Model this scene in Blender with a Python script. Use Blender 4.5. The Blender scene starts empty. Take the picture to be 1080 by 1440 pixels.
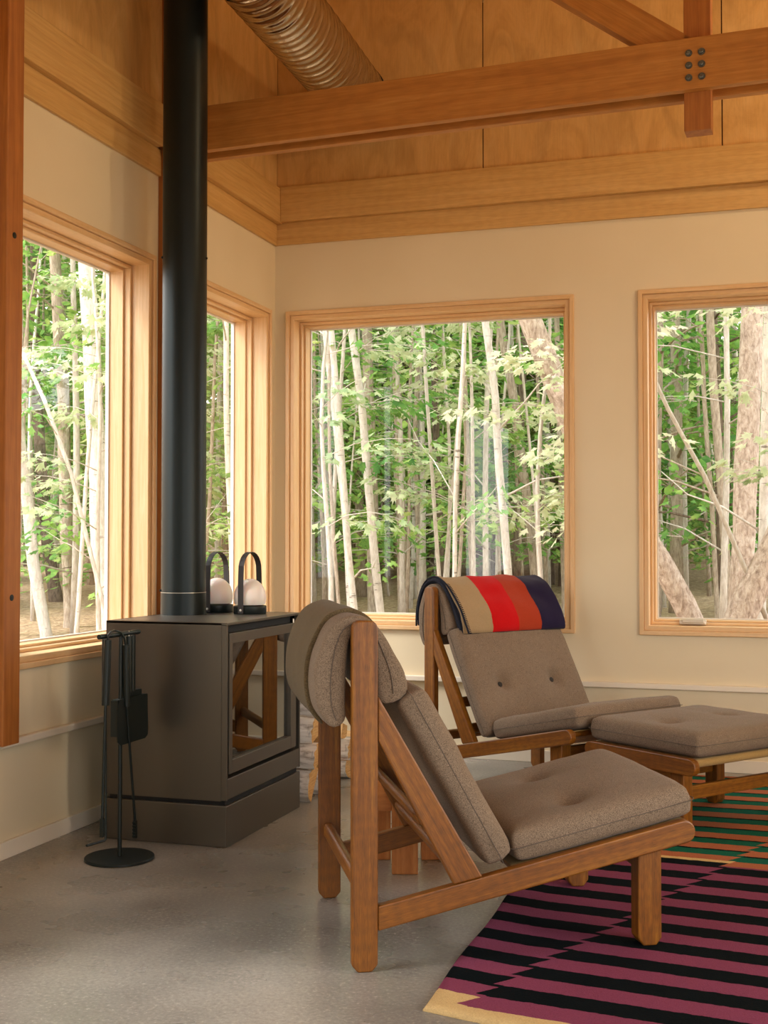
import bpy, math, random
from mathutils import Vector, Matrix, noise
R_ = math.radians
random.seed(7)
SC = bpy.context.scene
COL = SC.collection

# ------------------------------------------------------------------ helpers
def lin(h):
    h = h.lstrip('#'); o = []
    for i in (0, 2, 4):
        c = int(h[i:i+2], 16) / 255
        o.append(c / 12.92 if c <= .04045 else ((c + .055) / 1.055) ** 2.4)
    return (*o, 1)

def link(name, me, mat=None, parent=None, M=None):
    ob = bpy.data.objects.new(name, me)
    COL.objects.link(ob)
    if mat is not None:
        for m in (mat if isinstance(mat, (list, tuple)) else [mat]):
            me.materials.append(m)
    if parent is not None:
        ob.parent = parent
    if M is not None:
        ob.matrix_local = M
    return ob

def mesh(name, v, f, mat=None, parent=None, M=None, smooth=False, mi=None):
    me = bpy.data.meshes.new(name)
    me.from_pydata([tuple(p) for p in v], [], f)
    if smooth:
        for p in me.polygons: p.use_smooth = True
    if mi is not None:
        for p, k in zip(me.polygons, mi): p.material_index = k
    ob = link(name, me, mat, parent, M)
    return ob

def bevel(ob, w, seg=2):
    m = ob.modifiers.new('bevel', 'BEVEL'); m.width = w; m.segments = seg
    m.limit_method = 'ANGLE'; m.angle_limit = R_(35); m.harden_normals = False
    return ob

def fixn(ob):
    import bmesh
    bm = bmesh.new(); bm.from_mesh(ob.data)
    bmesh.ops.recalc_face_normals(bm, faces=bm.faces)
    bm.to_mesh(ob.data); bm.free()
    return ob

def thing(name, label, cat, loc=(0, 0, 0), rz=0, group=None):
    o = bpy.data.objects.new(name, None); COL.objects.link(o)
    o.empty_display_size = .05
    o.location = loc; o.rotation_euler = (0, 0, rz)
    o['label'] = label; o['category'] = cat
    if group: o['group'] = group
    return o

def tag(o, label, cat, group=None):
    o['label'] = label; o['category'] = cat
    if group: o['group'] = group
    return o

def struct(o, label=None):
    o['kind'] = 'structure'
    if label: o['label'] = label
    return o

def frame(o, xd, yd):
    x = Vector(xd).normalized(); y = Vector(yd); y = (y - x * y.dot(x)).normalized(); z = x.cross(y)
    return Matrix(((x[0], y[0], z[0], o[0]), (x[1], y[1], z[1], o[1]), (x[2], y[2], z[2], o[2]), (0, 0, 0, 1)))

def boxvf(b, v, f):
    x0, x1, y0, y1, z0, z1 = b; n = len(v)
    v += [(x0,y0,z0),(x1,y0,z0),(x1,y1,z0),(x0,y1,z0),(x0,y0,z1),(x1,y0,z1),(x1,y1,z1),(x0,y1,z1)]
    f += [[n+i for i in q] for q in ((3,2,1,0),(4,5,6,7),(0,1,5,4),(1,2,6,5),(2,3,7,6),(3,0,4,7))]

def boxes(name, bs, mat, parent=None, M=None, bev=0, seg=2):
    v, f = [], []
    for b in bs: boxvf(b, v, f)
    ob = mesh(name, v, f, mat, parent, M)
    if bev: bevel(ob, bev, seg)
    return ob

def plank(name, poly, th, o, xd, yd, mat, parent=None, bev=.003):
    """polygon in a local X (grain) / Y frame, extruded by th along X x Y"""
    n = len(poly)
    v = [(p[0], p[1], 0) for p in poly] + [(p[0], p[1], th) for p in poly]
    f = [list(range(n))[::-1], list(range(n, 2*n))] + [[i, (i+1) % n, n+(i+1) % n, n+i] for i in range(n)]
    ob = mesh(name, v, f, mat, parent, frame(o, xd, yd))
    fixn(ob)
    if bev: bevel(ob, bev)
    return ob

def bar(name, p0, p1, w, h, mat, parent=None, up=(0, 0, 1), bev=.004, seg=2):
    """rectangular member along p0->p1, h measured along up"""
    p0, p1 = Vector(p0), Vector(p1); L = (p1 - p0).length
    ob = boxes(name, [(0, L, -h/2, h/2, -w/2, w/2)], mat, parent, frame(p0, p1 - p0, up), bev, seg)
    return ob

def tubevf(pts, rad, n, v, f, caps=True):
    pts = [Vector(p) for p in pts]; m = len(pts); base = len(v)
    if not hasattr(rad, '__len__'): rad = [rad] * m
    t0 = (pts[1] - pts[0]).normalized()
    a = Vector((1, 0, 0)) if abs(t0.x) < .8 else Vector((0, 1, 0))
    nx = (a - t0 * a.dot(t0)).normalized()
    for i in range(m):
        t = (pts[min(i+1, m-1)] - pts[max(i-1, 0)])
        t = t.normalized() if t.length > 1e-9 else t0
        nx = (nx - t * nx.dot(t)).normalized(); ny = t.cross(nx)
        for k in range(n):
            c = 2*math.pi*k/n
            v.append(tuple(pts[i] + (nx*math.cos(c) + ny*math.sin(c)) * rad[i]))
    for i in range(m-1):
        for k in range(n):
            k2 = (k+1) % n
            f.append([base+i*n+k, base+i*n+k2, base+(i+1)*n+k2, base+(i+1)*n+k])
    if caps:
        f.append([base+k for k in range(n)][::-1]); f.append([base+(m-1)*n+k for k in range(n)])

def tube(name, pts, rad, mat, parent=None, n=12, M=None, smooth=True):
    v, f = [], []; tubevf(pts, rad, n, v, f)
    ob = mesh(name, v, f, mat, parent, M, False)
    if smooth:
        for p in ob.data.polygons: p.use_smooth = len(p.vertices) == 4
        ob.data.set_sharp_from_angle(angle=R_(50))
    return ob

def lathevf(prof, n, v, f, c=(0, 0, 0)):
    b = len(v); m = len(prof)
    for r, z in prof:
        for k in range(n):
            a = 2*math.pi*k/n; v.append((c[0]+r*math.cos(a), c[1]+r*math.sin(a), c[2]+z))
    for i in range(m-1):
        for k in range(n):
            k2 = (k+1) % n; f.append([b+i*n+k, b+i*n+k2, b+(i+1)*n+k2, b+(i+1)*n+k])
    f.append([b+k for k in range(n)][::-1]); f.append([b+(m-1)*n+k for k in range(n)])

def lathe(name, prof, mat, parent=None, n=40, M=None, c=(0, 0, 0)):
    v, f = [], []; lathevf(prof, n, v, f, c)
    ob = mesh(name, v, f, mat, parent, M)
    for p in ob.data.polygons: p.use_smooth = len(p.vertices) == 4
    ob.data.set_sharp_from_angle(angle=R_(40))
    return ob

def sm(x): x = max(0, min(1, x)); return x*x*(3-2*x)

# ------------------------------------------------------------------ materials
class N:
    def __init__(s, name):
        s.m = bpy.data.materials.new(name); s.m.use_nodes = True
        s.t = s.m.node_tree; s.b = s.t.nodes['Principled BSDF']; s.out = s.t.nodes['Material Output']
        s.co = s.t.nodes.new('ShaderNodeTexCoord')
    def n(s, ty, **kw):
        k = s.t.nodes.new(ty)
        for a, b in kw.items():
            if a.startswith('_'): setattr(k, a[1:], b)
            else: k.inputs[a].default_value = b
        return k
    def l(s, a, b): s.t.links.new(a, b)
    def vec(s, scale=(1, 1, 1), src='Object', rot=(0, 0, 0), loc=(0, 0, 0)):
        k = s.n('ShaderNodeMapping'); k.inputs['Scale'].default_value = scale
        k.inputs['Rotation'].default_value = rot; k.inputs['Location'].default_value = loc
        s.l(s.co.outputs[src], k.inputs[0]); return k.outputs[0]
    def noise(s, v, scale=5, detail=4, rough=.55, dist=0):
        k = s.n('ShaderNodeTexNoise', Scale=scale, Detail=detail, Roughness=rough, Distortion=dist)
        s.l(v, k.inputs['Vector']); return k.outputs[0]
    def ramp(s, fac, stops, interp='LINEAR'):
        k = s.n('ShaderNodeValToRGB'); r = k.color_ramp; r.interpolation = interp
        while len(r.elements) < len(stops): r.elements.new(.5)
        for e, (p, c) in zip(r.elements, stops):
            e.position = p; e.color = lin(c) if isinstance(c, str) else (c, c, c, 1)
        s.l(fac, k.inputs[0]); return k.outputs[0]
    def mix(s, fac, a, b, mode='MIX'):
        k = s.n('ShaderNodeMix', _data_type='RGBA', _blend_type=mode)
        if isinstance(fac, (int, float)): k.inputs[0].default_value = fac
        else: s.l(fac, k.inputs[0])
        for x, i in ((a, 6), (b, 7)):
            if isinstance(x, str): k.inputs[i].default_value = lin(x)
            else: s.l(x, k.inputs[i])
        return k.outputs[2]
    def math(s, op, a, b=0):
        k = s.n('ShaderNodeMath', _operation=op)
        for x, i in ((a, 0), (b, 1)):
            if isinstance(x, (int, float)): k.inputs[i].default_value = x
            else: s.l(x, k.inputs[i])
        return k.outputs[0]
    def bump(s, h, strength=.2, dist=.01):
        k = s.n('ShaderNodeBump', Strength=strength, Distance=dist); s.l(h, k.inputs['Height'])
        s.l(k.outputs[0], s.b.inputs['Normal'])
    def base(s, c):
        if isinstance(c, str): s.b.inputs['Base Color'].default_value = lin(c)
        else: s.l(c, s.b.inputs['Base Color'])
    def p(s, **kw):
        for a, b in kw.items(): s.b.inputs[a.replace('_', ' ')].default_value = b
        return s

def wood(name, dark, mid, light, rough=.45, sc=1.0, fine=1.0, ring=.5, axis=0, pores=.0):
    """grain runs along the local axis"""
    k = N(name)
    def st(a, b): q = [b, b, b]; q[axis] = a; return tuple(q)
    v1 = k.vec(st(.7*sc, 17*sc)); n1 = k.noise(v1, 2.2, 6, .62, .8)
    v2 = k.vec(st(5*sc, 160*sc)); n2 = k.noise(v2, 2.0, 3, .6)
    c = k.ramp(n1, [(.28, dark), (.5, mid), (.74, light)])
    g = k.ramp(n2, [(.3, .55), (.62, 1.0)])
    c = k.mix(.35*fine, c, g, 'MULTIPLY')
    if ring:
        w = k.n('ShaderNodeTexWave', Scale=3.2*sc, Distortion=7, Detail=2)
        w.inputs['Detail Scale'].default_value = 1.2
        k.l(k.vec(st(.9*sc, 7*sc)), w.inputs['Vector'])
        c = k.mix(.25*ring, c, k.ramp(w.outputs[1], [(.2, .5), (.7, 1.0)]), 'MULTIPLY')
    if pores:
        n3 = k.noise(k.vec(st(14*sc, 420*sc)), 1.5, 2, .5)
        c = k.mix(pores, c, k.ramp(n3, [(.36, .35), (.46, 1.0)]), 'MULTIPLY')
    k.base(c); k.p(Roughness=rough); k.bump(n2, .08, .002)
    return k.m

def plain(name, c, rough=.5, metal=0, bump=0, bscale=200, **kw):
    k = N(name); k.base(c); k.p(Roughness=rough, Metallic=metal, **kw)
    if bump: k.bump(k.noise(k.vec(), bscale, 2), bump, .002)
    return k.m

def fabric(name, a, b, scale=650, c2=None):
    k = N(name)
    n1 = k.noise(k.vec((1, 1, 1)), scale, 2, .7); n2 = k.noise(k.vec(), 9, 3)
    c = k.ramp(n1, [(.34, a), (.66, b)])
    c = k.mix(.25, c, k.ramp(n2, [(.3, .72), (.7, 1.0)]), 'MULTIPLY')
    k.base(c); k.p(Roughness=.95); k.b.inputs['Sheen Weight'].default_value = .06
    k.b.inputs['Specular IOR Level'].default_value = .15
    k.bump(n1, .35, .002)
    return k.m

M = {}
M['oak'] = wood('oak_oiled', '#5f3409', '#844d0e', '#9c651b', .42, 1.6, 1.25, .8, 0, .6)
M['fir'] = wood('fir_timber', '#a4662a', '#b67834', '#c68a45', .55, 1.0, .9, .5)
M['fir_post'] = wood('fir_post', '#955623', '#a7652a', '#ba7736', .55, 1.0, .9, .4)
M['maple'] = wood('maple_board', '#c69858', '#d2a766', '#dcb577', .5, 1.2, .6, .35)
M['maple_y'] = wood('maple_board_y', '#c69858', '#d2a766', '#dcb577', .5, 1.2, .6, .35, 1)
M['pine'] = wood('pine_frame', '#d6ac74', '#dfb988', '#e8c79c', .4, 1.6, .45, .2)
M['stool_wood'] = wood('stool_wood', '#a8642c', '#b87338', '#c88648', .5, 1.5, .8, .5)

def plywood(name):
    k = N(name)
    n1 = k.noise(k.vec((2.2, 2.2, .9)), 2.4, 6, .62, 2.5)
    n2 = k.noise(k.vec((90, 90, 6)), 1.6, 3, .6)
    w = k.n('ShaderNodeTexWave', Scale=1.1, Distortion=14, Detail=3); w.bands_direction = 'DIAGONAL'
    w.inputs['Detail Scale'].default_value = 1.3
    k.l(k.vec((1.4, 1.4, .45)), w.inputs['Vector'])
    c = k.ramp(n1, [(.3, '#c79a5a'), (.52, '#d5a868'), (.72, '#ddb477')])
    c = k.mix(.18, c, k.ramp(w.outputs[1], [(.05, .45), (.3, 1.0)]), 'MULTIPLY')
    c = k.mix(.22, c, k.ramp(n2, [(.3, .6), (.6, 1.0)]), 'MULTIPLY')
    k.base(c); k.p(Roughness=.5); return k.m
M['ply'] = plywood('plywood_panel')

def wallpaint():
    k = N('cream_wall_paint')
    c = k.ramp(k.noise(k.vec(), 1.3, 3), [(.3, '#ddcead'), (.7, '#e3d5b7')])
    k.base(c); k.p(Roughness=.75); k.bump(k.noise(k.vec(), 260, 3), .05, .002); return k.m
M['paint'] = wallpaint()
M['trimpaint'] = plain('trim_paint', '#e9dfcd', .5)

def concrete():
    k = N('polished_concrete')
    n1 = k.noise(k.vec(), 1.6, 3, .5, .0); n2 = k.noise(k.vec(loc=(3, 1, 0)), 3.4, 3, .5); n3 = k.noise(k.vec(), 85, 3, .75)
    c = k.ramp(n1, [(.28, '#6e6a64'), (.48, '#8f8b83'), (.70, '#aca79e')])
    c = k.mix(.4, c, k.ramp(n2, [(.25, .55), (.72, 1.0)]), 'MULTIPLY')
    c = k.mix(.6, c, k.ramp(n3, [(.34, .5), (.58, 1.0)]), 'MULTIPLY')
    sp = k.ramp(n3, [(.60, 0.0), (.70, .5)])
    c = k.mix(sp, c, '#c9c2b6')
    k.base(c); k.l(k.ramp(n2, [(.3, .24), (.7, .33)]), k.b.inputs['Roughness'])
    return k.m
M['concrete'] = concrete()

M['stove'] = None
def stovepaint(name, col, rough, metal=.35):
    k = N(name); n = k.noise(k.vec(), 420, 2)
    k.base(k.ramp(n, [(.3, col), (.7, col)])); k.p(Roughness=rough, Metallic=metal)
    k.bump(n, .12, .001); return k.m
M['stove'] = stovepaint('stove_paint', '#5a544b', .36, .6)
M['pipe'] = stovepaint('flue_paint', '#111c1e', .38, .5)
M['black'] = plain('black_steel', '#16201f', .42, .3)
M['gap'] = plain('dark_recess', '#0a0b0b', .8)
M['firebrick'] = plain('vermiculite', '#8d7f6a', .9, 0, .3, 90)
M['steel'] = plain('galvanized_steel', '#b9b4ab', .28, 1.0)
M['bolt'] = plain('bolt_zinc', '#6f7474', .4, .9)
M['silver'] = plain('nickel', '#dad4c8', .28, .6)
M['leather'] = plain('dark_leather', '#2a2523', .55, 0, .2, 300)
M['opal'] = plain('opal_glass', '#efe6de', .35)
M['opal'].node_tree.nodes['Principled BSDF'].inputs['Subsurface Weight'].default_value = .3
M['fabric'] = fabric('wool_taupe', '#584a3c', '#95816d', 480)
M['olive'] = fabric('wool_olive', '#463a28', '#736246', 480)
M['seam'] = plain('seam_thread', '#5d5146', .95)
M['button'] = plain('button_cloth', '#2a2622', .9)
M['canvas'] = fabric('canvas_sling', '#8f7346', '#ab8c58', 600)
M['rubber'] = plain('gasket', '#d9d6d0', .5)
M['groove'] = plain('panel_gap', '#5a2f14', .9)

def ductmat():
    k = N('spiral_duct_steel')
    k.base('#b9b0a4'); k.p(Metallic=1.0)
    n = k.noise(k.vec((1, 1, 14)), 9, 3); k.l(k.ramp(n, [(.3, .10), (.7, .24)]), k.b.inputs['Roughness'])
    return k.m
M['duct'] = ductmat()

def glass(name, tint, refl, rough=0.0, ior=1.45):
    k = N(name); k.t.nodes.remove(k.b)
    tr = k.n('ShaderNodeBsdfTransparent'); tr.inputs[0].default_value = lin(tint)
    gl = k.n('ShaderNodeBsdfGlossy', Roughness=rough); gl.inputs[0].default_value = (1, 1, 1, 1)
    fr = k.n('ShaderNodeFresnel', IOR=ior)
    ge = k.n('ShaderNodeNewGeometry')
    a = k.math('MULTIPLY', k.math('ADD', fr.outputs[0], refl), k.math('SUBTRACT', 1, ge.outputs['Backfacing']))
    mx = k.n('ShaderNodeMixShader'); k.l(a, mx.inputs[0]); k.l(tr.outputs[0], mx.inputs[1]); k.l(gl.outputs[0], mx.inputs[2])
    k.l(mx.outputs[0], k.out.inputs[0]); return k.m
M['pane'] = glass('window_glass', '#fdfdfc', 0.0)
M['fireglass'] = glass('stove_glass', '#b4aca0', .22, .0, 1.6)
# ------------------------------------------------------------------ camera
YAW, PIT = R_(17.573), R_(1.4632)
F_ = Vector((-math.sin(YAW)*math.cos(PIT), math.cos(YAW)*math.cos(PIT), math.sin(PIT)))
Rt = Vector((math.cos(YAW), math.sin(YAW), 0)); U_ = Rt.cross(F_)
cd = bpy.data.cameras.new('camera'); cam = bpy.data.objects.new('camera', cd); COL.objects.link(cam)
CAMP = Vector((2.5683, -6.1493, 1.1))
cam.matrix_world = Matrix(((Rt.x, U_.x, -F_.x, CAMP.x), (Rt.y, U_.y, -F_.y, CAMP.y), (Rt.z, U_.z, -F_.z, CAMP.z), (0, 0, 0, 1)))
cd.sensor_fit = 'VERTICAL'; cd.sensor_height = 36; cd.lens = 1724.245 / 1440 * 36
cd.clip_start = .05; cd.clip_end = 300
SC.camera = cam

# ------------------------------------------------------------------ room shell
W, D, EAVE, RIDGE = 4.62, 8.0, 3.9, 5.55
TW = .205
def holes_to_boxes(a0, a1, z0, z1, holes):
    out = []; xs = sorted(set([a0, a1] + [h[0] for h in holes] + [h[1] for h in holes]))
    for p, q in zip(xs, xs[1:]):
        hs = [h for h in holes if h[0] <= p + 1e-6 and h[1] >= q - 1e-6]
        if not hs: out.append((p, q, z0, z1))
        else:
            h = hs[0]
            if h[2] > z0: out.append((p, q, z0, h[2]))
            if h[3] < z1: out.append((p, q, h[3], z1))
    return out
IN = .03
w1 = (-2.45, -1.38); w2 = (-1.20, -.085); w3 = (.068, 1.625); w4 = (1.942, 3.50); WZ = (.65, 2.352)
hole = lambda w: (w[0]+IN, w[1]-IN, WZ[0]+IN, WZ[1]-IN)
bx = holes_to_boxes(-D, TW, 0, EAVE, [hole(w1), hole(w2), (-6.8, -4.0, .65, 2.35)])
struct(boxes('wall_left', [(-TW, 0, a, b, c, d) for a, b, c, d in bx], M['paint']))
bx = holes_to_boxes(0, W+TW, 0, EAVE, [hole(w3), hole(w4)])
v, f = [], []
for a, b, c, d in bx: boxvf((a, b, 0, TW, c, d), v, f)
n = len(v)
v += [(0, 0, EAVE), (W, 0, EAVE), (W/2, 0, RIDGE), (0, TW, EAVE), (W, TW, EAVE), (W/2, TW, RIDGE)]
f += [[n, n+1, n+2], [n+5, n+4, n+3], [n+1, n, n+3, n+4], [n+2, n+1, n+4, n+5], [n, n+2, n+5, n+3]]
struct(mesh('wall_back', v, f, M['paint']))
bx = holes_to_boxes(-D, 0, 0, EAVE, [(-7.2, -2.9, .5, 2.45)])
struct(boxes('wall_right', [(W, W+TW, a, b, c, d) for a, b, c, d in bx], M['paint']))
bx = holes_to_boxes(-TW, W+TW, 0, EAVE, [(2.75, W-.2, .65, 2.5)])
v, f = [], []
for a, b, c, d in bx: boxvf((a, b, -D-TW, -D, c, d), v, f)
n = len(v)
v += [(0, -D-TW, EAVE), (W, -D-TW, EAVE), (W/2, -D-TW, RIDGE), (0, -D, EAVE), (W, -D, EAVE), (W/2, -D, RIDGE)]
f += [[n, n+1, n+2], [n+5, n+4, n+3], [n+1, n, n+3, n+4], [n+2, n+1, n+4, n+5], [n, n+2, n+5, n+3]]
struct(mesh('wall_front', v, f, M['paint']))
struct(boxes('floor', [(-TW, W+TW, -D-TW, TW, -.2, 0)], M['concrete']))
sl = (RIDGE-EAVE)/(W/2)
v, f = [], []
for s in (-1, 1):
    n = len(v)
    for y in (-D-.5, .6):
        for (x, z) in ((0, RIDGE), (s*(W/2+.5), EAVE-.5*sl)):
            v += [(W/2+x, y, z), (W/2+x, y, z+.18)]
    f += [[n+i for i in q] for q in ((0, 2, 6, 4), (1, 5, 7, 3), (0, 1, 3, 2), (4, 6, 7, 5), (2, 3, 7, 6), (0, 4, 5, 1))]
struct(fixn(mesh('ceiling', v, f, M['ply'])))

# plywood cladding above the plate, sheet by sheet with open joints
PZ = 2.99
v, f, mi = [], [], []
def addb(b, k):
    n = len(f); boxvf(b, v, f); mi.extend([k]*(len(f)-n))
ys = [-D, -6.115, -4.915, -3.715, -2.515, -1.317, 0]
for a, b in zip(ys, ys[1:]): addb((.003, .015, a+.003, b-.003, PZ, EAVE+.02), 0)
addb((.0005, .004, -D, -.001, PZ, EAVE), 1)
struct(mesh('trim_1', v, f, [M['ply'], M['groove']], mi=mi))
v, f, mi = [], [], []
xs = [.015, 1.161, 2.351, 3.541, W]
roof = lambda x: EAVE + sl*(x if x < W/2 else W-x)
for a, b in zip(xs, xs[1:]):
    a2, b2 = a+.003, b-.003
    pts = [a2] + ([W/2] if a2 < W/2 < b2 else []) + [b2]
    n = len(v); m = len(pts)
    for y in (-.003, -.015):
        v += [(x, y, PZ) for x in pts] + [(x, y, roof(x)) for x in pts]
    for i in range(m-1):
        f.append([n+2*m+i, n+2*m+i+1, n+3*m+i+1, n+3*m+i]); mi.append(0)
    f.append([n, n+2*m, n+3*m, n+m]); f.append([n+m-1, n+2*m-1, n+4*m-1, n+3*m-1]); mi += [0, 0]
addb((0, W, -.004, -.0005, PZ, EAVE), 1)
struct(mesh('trim_2', v, f, [M['ply'], M['groove']], mi=mi))

# wall plate boards
struct(boxes('trim_3', [(0, .048, -2.499, -1.378, 2.83, 3.018), (0, .048, -1.216, -.001, 2.83, 3.018), (0, .048, -D, -2.594, 2.83, 3.018)], M['maple_y'], bev=.004))
struct(boxes('trim_4', [(.048, W, -.048, 0, 2.836, 3.024)], M['maple'], bev=.004))
struct(boxes('trim_5', [(0, .016, -2.499, -1.337, 2.715, 2.83), (0, .016, -1.256, -.001, 2.715, 2.83), (0, .016, -D, -2.594, 2.715, 2.83)], M['maple_y'], bev=.002))
struct(boxes('trim_6', [(.016, W, -.016, 0, 2.716, 2.836)], M['maple'], bev=.002))
# sill rail low on the walls
struct(boxes('trim_7', [(0, .03, -D, 0, .388, .415)], M['trimpaint'], bev=.004))
struct(boxes('trim_8', [(.03, W, -.03, 0, .388, .415)], M['trimpaint'], bev=.004))
struct(boxes('baseboard_left', [(0, .014, -D, 0, 0, .06)], M['trimpaint'], bev=.002))
struct(boxes('baseboard_back', [(.014, W, -.014, 0, 0, .06)], M['trimpaint'], bev=.002))

# ------------------------------------------------------------------ windows
M['pine_z'] = wood('pine_stile', '#d6ac74', '#dfb988', '#e8c79c', .4, 1.6, .45, .2, 2)
def ring(name, w, h, a, b, y0, y1, mats, parent, M_):
    """mitred frame between inset a and inset b, depth y0..y1"""
    v = []
    for y in (y0, y1):
        for q in (a, b):
            v += [(q, y, q), (w-q, y, q), (w-q, y, h-q), (q, y, h-q)]
    f, mi = [], []
    for i in range(4):
        j = (i+1) % 4
        for q in ([i, j, 4+j, 4+i], [8+j, 8+i, 12+i, 12+j], [4+i, 4+j, 12+j, 12+i], [j, i, 8+i, 8+j]):
            f.append(q); mi.append(i % 2)
    ob = mesh(name, v, f, mats, parent, M_, mi=mi); fixn(ob)
    return ob
def window(nm, w, h, Mx, crank=False):
    t = bpy.data.objects.new(nm, None); COL.objects.link(t); t.matrix_world = Mx; t['kind'] = 'structure'
    pm = [M['pine'], M['pine_z']]
    I = Matrix.Identity(4)
    bevel(ring('casing', w, h, 0, .022, -.02, .02, pm, t, I), .003)
    bevel(ring('jamb', w, h, .022, .046, -.008, .085, pm, t, I), .003)
    bevel(ring('sash', w, h, .046, .060, .075, .16, pm, t, I), .004)
    bevel(ring('glazing_bead', w, h, .060, .071, .105, .19, pm, t, I), .003)
    ring('gasket', w, h, .071, .077, .170, .186, M['rubber'], t, I)
    ring('outer_frame', w, h, .0305, .040, .185, .2049, M['rubber'], t, I)
    boxes('pane', [(.0715, w-.0715, .1765, .1800, .0715, h-.0715)], M['pane'], t)
    if crank:
        v, f = [], []
        boxvf((.185, .315, .055, .104, .050, .074), v, f)
        ob = mesh('crank_handle', v, f, M['silver'], t); bevel(ob, .006, 3)
        boxes('crank_lever', [(.20, .305, .045, .06, .060, .078)], M['silver'], ob, bev=.004)
H = WZ[1]-WZ[0]
ML = lambda w: Matrix(((0, -1, 0, 0), (1, 0, 0, w[0]), (0, 0, 1, WZ[0]), (0, 0, 0, 1)))
MB_ = lambda w: Matrix(((1, 0, 0, w[0]), (0, 1, 0, 0), (0, 0, 1, WZ[0]), (0, 0, 0, 1)))
window('window_1', w1[1]-w1[0], H, ML(w1)); window('window_2', w2[1]-w2[0], H, ML(w2))
window('window_3', w3[1]-w3[0], H, MB_(w3)); window('window_4', w4[1]-w4[0], H, MB_(w4), True)

# ------------------------------------------------------------------ timber posts and truss
def bolt(p, ax, r, parent, mat=None, h=.008, n=6):
    """bolt head with washer, axis ax"""
    Mx = frame(p, (0, 0, 1), Vector(ax).cross(Vector((0, 0, 1))))
    v, f = [], []
    lathevf([(r, 0), (r, h*.3), (r*.98, h*.35)], 20, v, f); lathevf([(r*.68, h*.3), (r*.68, h), (r*.5, h*1.1)], n, v, f)
    return mesh('bolt', v, f, mat or M['bolt'], parent, Mx)
t = thing('timber_post', 'reddish square timber post at the left edge, standing on the white sill rail', 'post', (.05, -2.5455, .415))
bar('shaft', (0, 0, 0), (0, 0, 3.5), .1, .095, M['fir_post'], t, (0, 1, 0), .004)
for z in (.5, 1.74):
    lathe('bolt', [(.011, 0), (.011, .002), (.006, .0021), (.006, .003)], M['black'], t, 16, frame((.0495, -.005, z), (0, 1, 0), (0, 0, 1)))
t = thing('timber_post', 'timber post between the two left wall windows, mostly hidden by the black flue', 'post', (.045, -1.2965, .415))
bar('shaft', (0, 0, 0), (0, 0, 3.45), .09, .077, M['fir_post'], t, (0, 1, 0), .004)

BA = R_(-2.857)
t = thing('roof_truss', 'doubled timber tie beam with bolted king post and slanting brace crossing the room', 'roof truss', (0, -1.3525, 2.80), BA)
bar('tie_beam', (.03, .019, .0975), (4.6, .019, .0975), .038, .195, M['fir'], t, bev=.003)
bar('tie_beam', (.03, .1365, .0975), (4.6, .1365, .0975), .038, .195, M['fir'], t, bev=.003)
c = math.cos(BA)
bar('king_post', (2.31/c, .0777, -.145), (2.31/c, .0777, 2.70), .0785, .1, M['fir_post'], t, (1, 0, 0), .003)
bar('brace', (2.262, .0777, .157), (.56, .0777, 1.417), .0785, .122, M['fir'], t, bev=.003)
for x in (2.283, 2.330):
    for z in (.136, .090, .043): bolt((x/c, -.0005, z), (0, -1, 0), .0135, t, h=.012)

# ------------------------------------------------------------------ spiral duct
t = thing('spiral_duct', 'shiny galvanised spiral duct hung high under the plywood', 'duct', (.548, -.40, 3.405))
A = Vector((-.028, .40, .01)); B = Vector((.22, -3.6, -.10)); ax = (B-A).normalized(); L = (B-A).length
nx = Vector((1, 0, 0)); nx = (nx-ax*nx.dot(ax)).normalized(); ny = ax.cross(nx)
v, f = [], []; nr = int(L/.105*14)
for i in range(nr+1):
    s_ = L*i/nr
    for k_ in range(56):
        a = 2*math.pi*k_/56; ph = (s_/.105 - k_/56) % 1.0
        r_ = .159 + .0045*math.exp(-((ph-.5)/.05)**2) + .0012*math.cos(4*math.pi*ph)*(1 if abs(ph-.5) > .12 else 0)
        v.append(tuple(A + ax*s_ + (nx*math.cos(a)+ny*math.sin(a))*r_))
for i in range(nr):
    for k_ in range(56): f.append([i*56+k_, (i+1)*56+k_, (i+1)*56+(k_+1) % 56, i*56+(k_+1) % 56])
fixn(mesh('duct_pipe', v, f, M['duct'], t, smooth=True))
tube('collar', [A+ax*.22, A+ax*.24], .1645, M['gap'], t, 48)
tube('collar', [A+ax*.05, A+ax*.20], .1625, M['steel'], t, 48)
# ------------------------------------------------------------------ stove (square to the room)
SX0, SX1, SY0, SY1, SZ = .186, .681, -2.074, -1.351, .811
t = thing('wood_stove', 'dark grey box stove with a glass door on a low plinth, in the corner', 'stove', (SX0, SY0, 0))
w, d = SX1-SX0, SY1-SY0
boxes('plinth', [(0, w, 0, d, 0, .150)], M['stove'], t, bev=.003)
boxes('shadow_gap', [(.012, w-.012, .012, d-.012, .150, .168)], M['gap'], t)
v, f = [], []
wl = .004
boxvf((0, w-.022, 0, wl*3, .166, SZ), v, f); boxvf((0, w-.022, d-wl*3, d, .166, SZ), v, f)
boxvf((0, wl*3, wl*3, d-wl*3, .166, SZ), v, f)
boxvf((wl*3, w-.022, wl*3, d-wl*3, .166, .18), v, f)
ob = mesh('body', v, f, M['stove'], t)
boxes('top_plate', [(0, w+.001, 0, d, SZ-.010, SZ)], M['stove'], t, bev=.002)
boxes('side_edge', [(w-.022, w, 0, .010, .168, SZ-.010)], M['stove'], t, bev=.0015)
boxes('side_edge', [(w-.022, w, d-.010, d, .168, SZ-.010)], M['stove'], t, bev=.0015)
boxes('front_recess', [(w-.30, w-.022, .012, d-.012, .255, .29), (w-.06, w-.022, .012, d-.012, .74, SZ-.010), (w-.06, w-.022, .012, .06, .255, .80), (w-.06, w-.022, d-.06, d-.012, .255, .80)], M['gap'], t)
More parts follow.
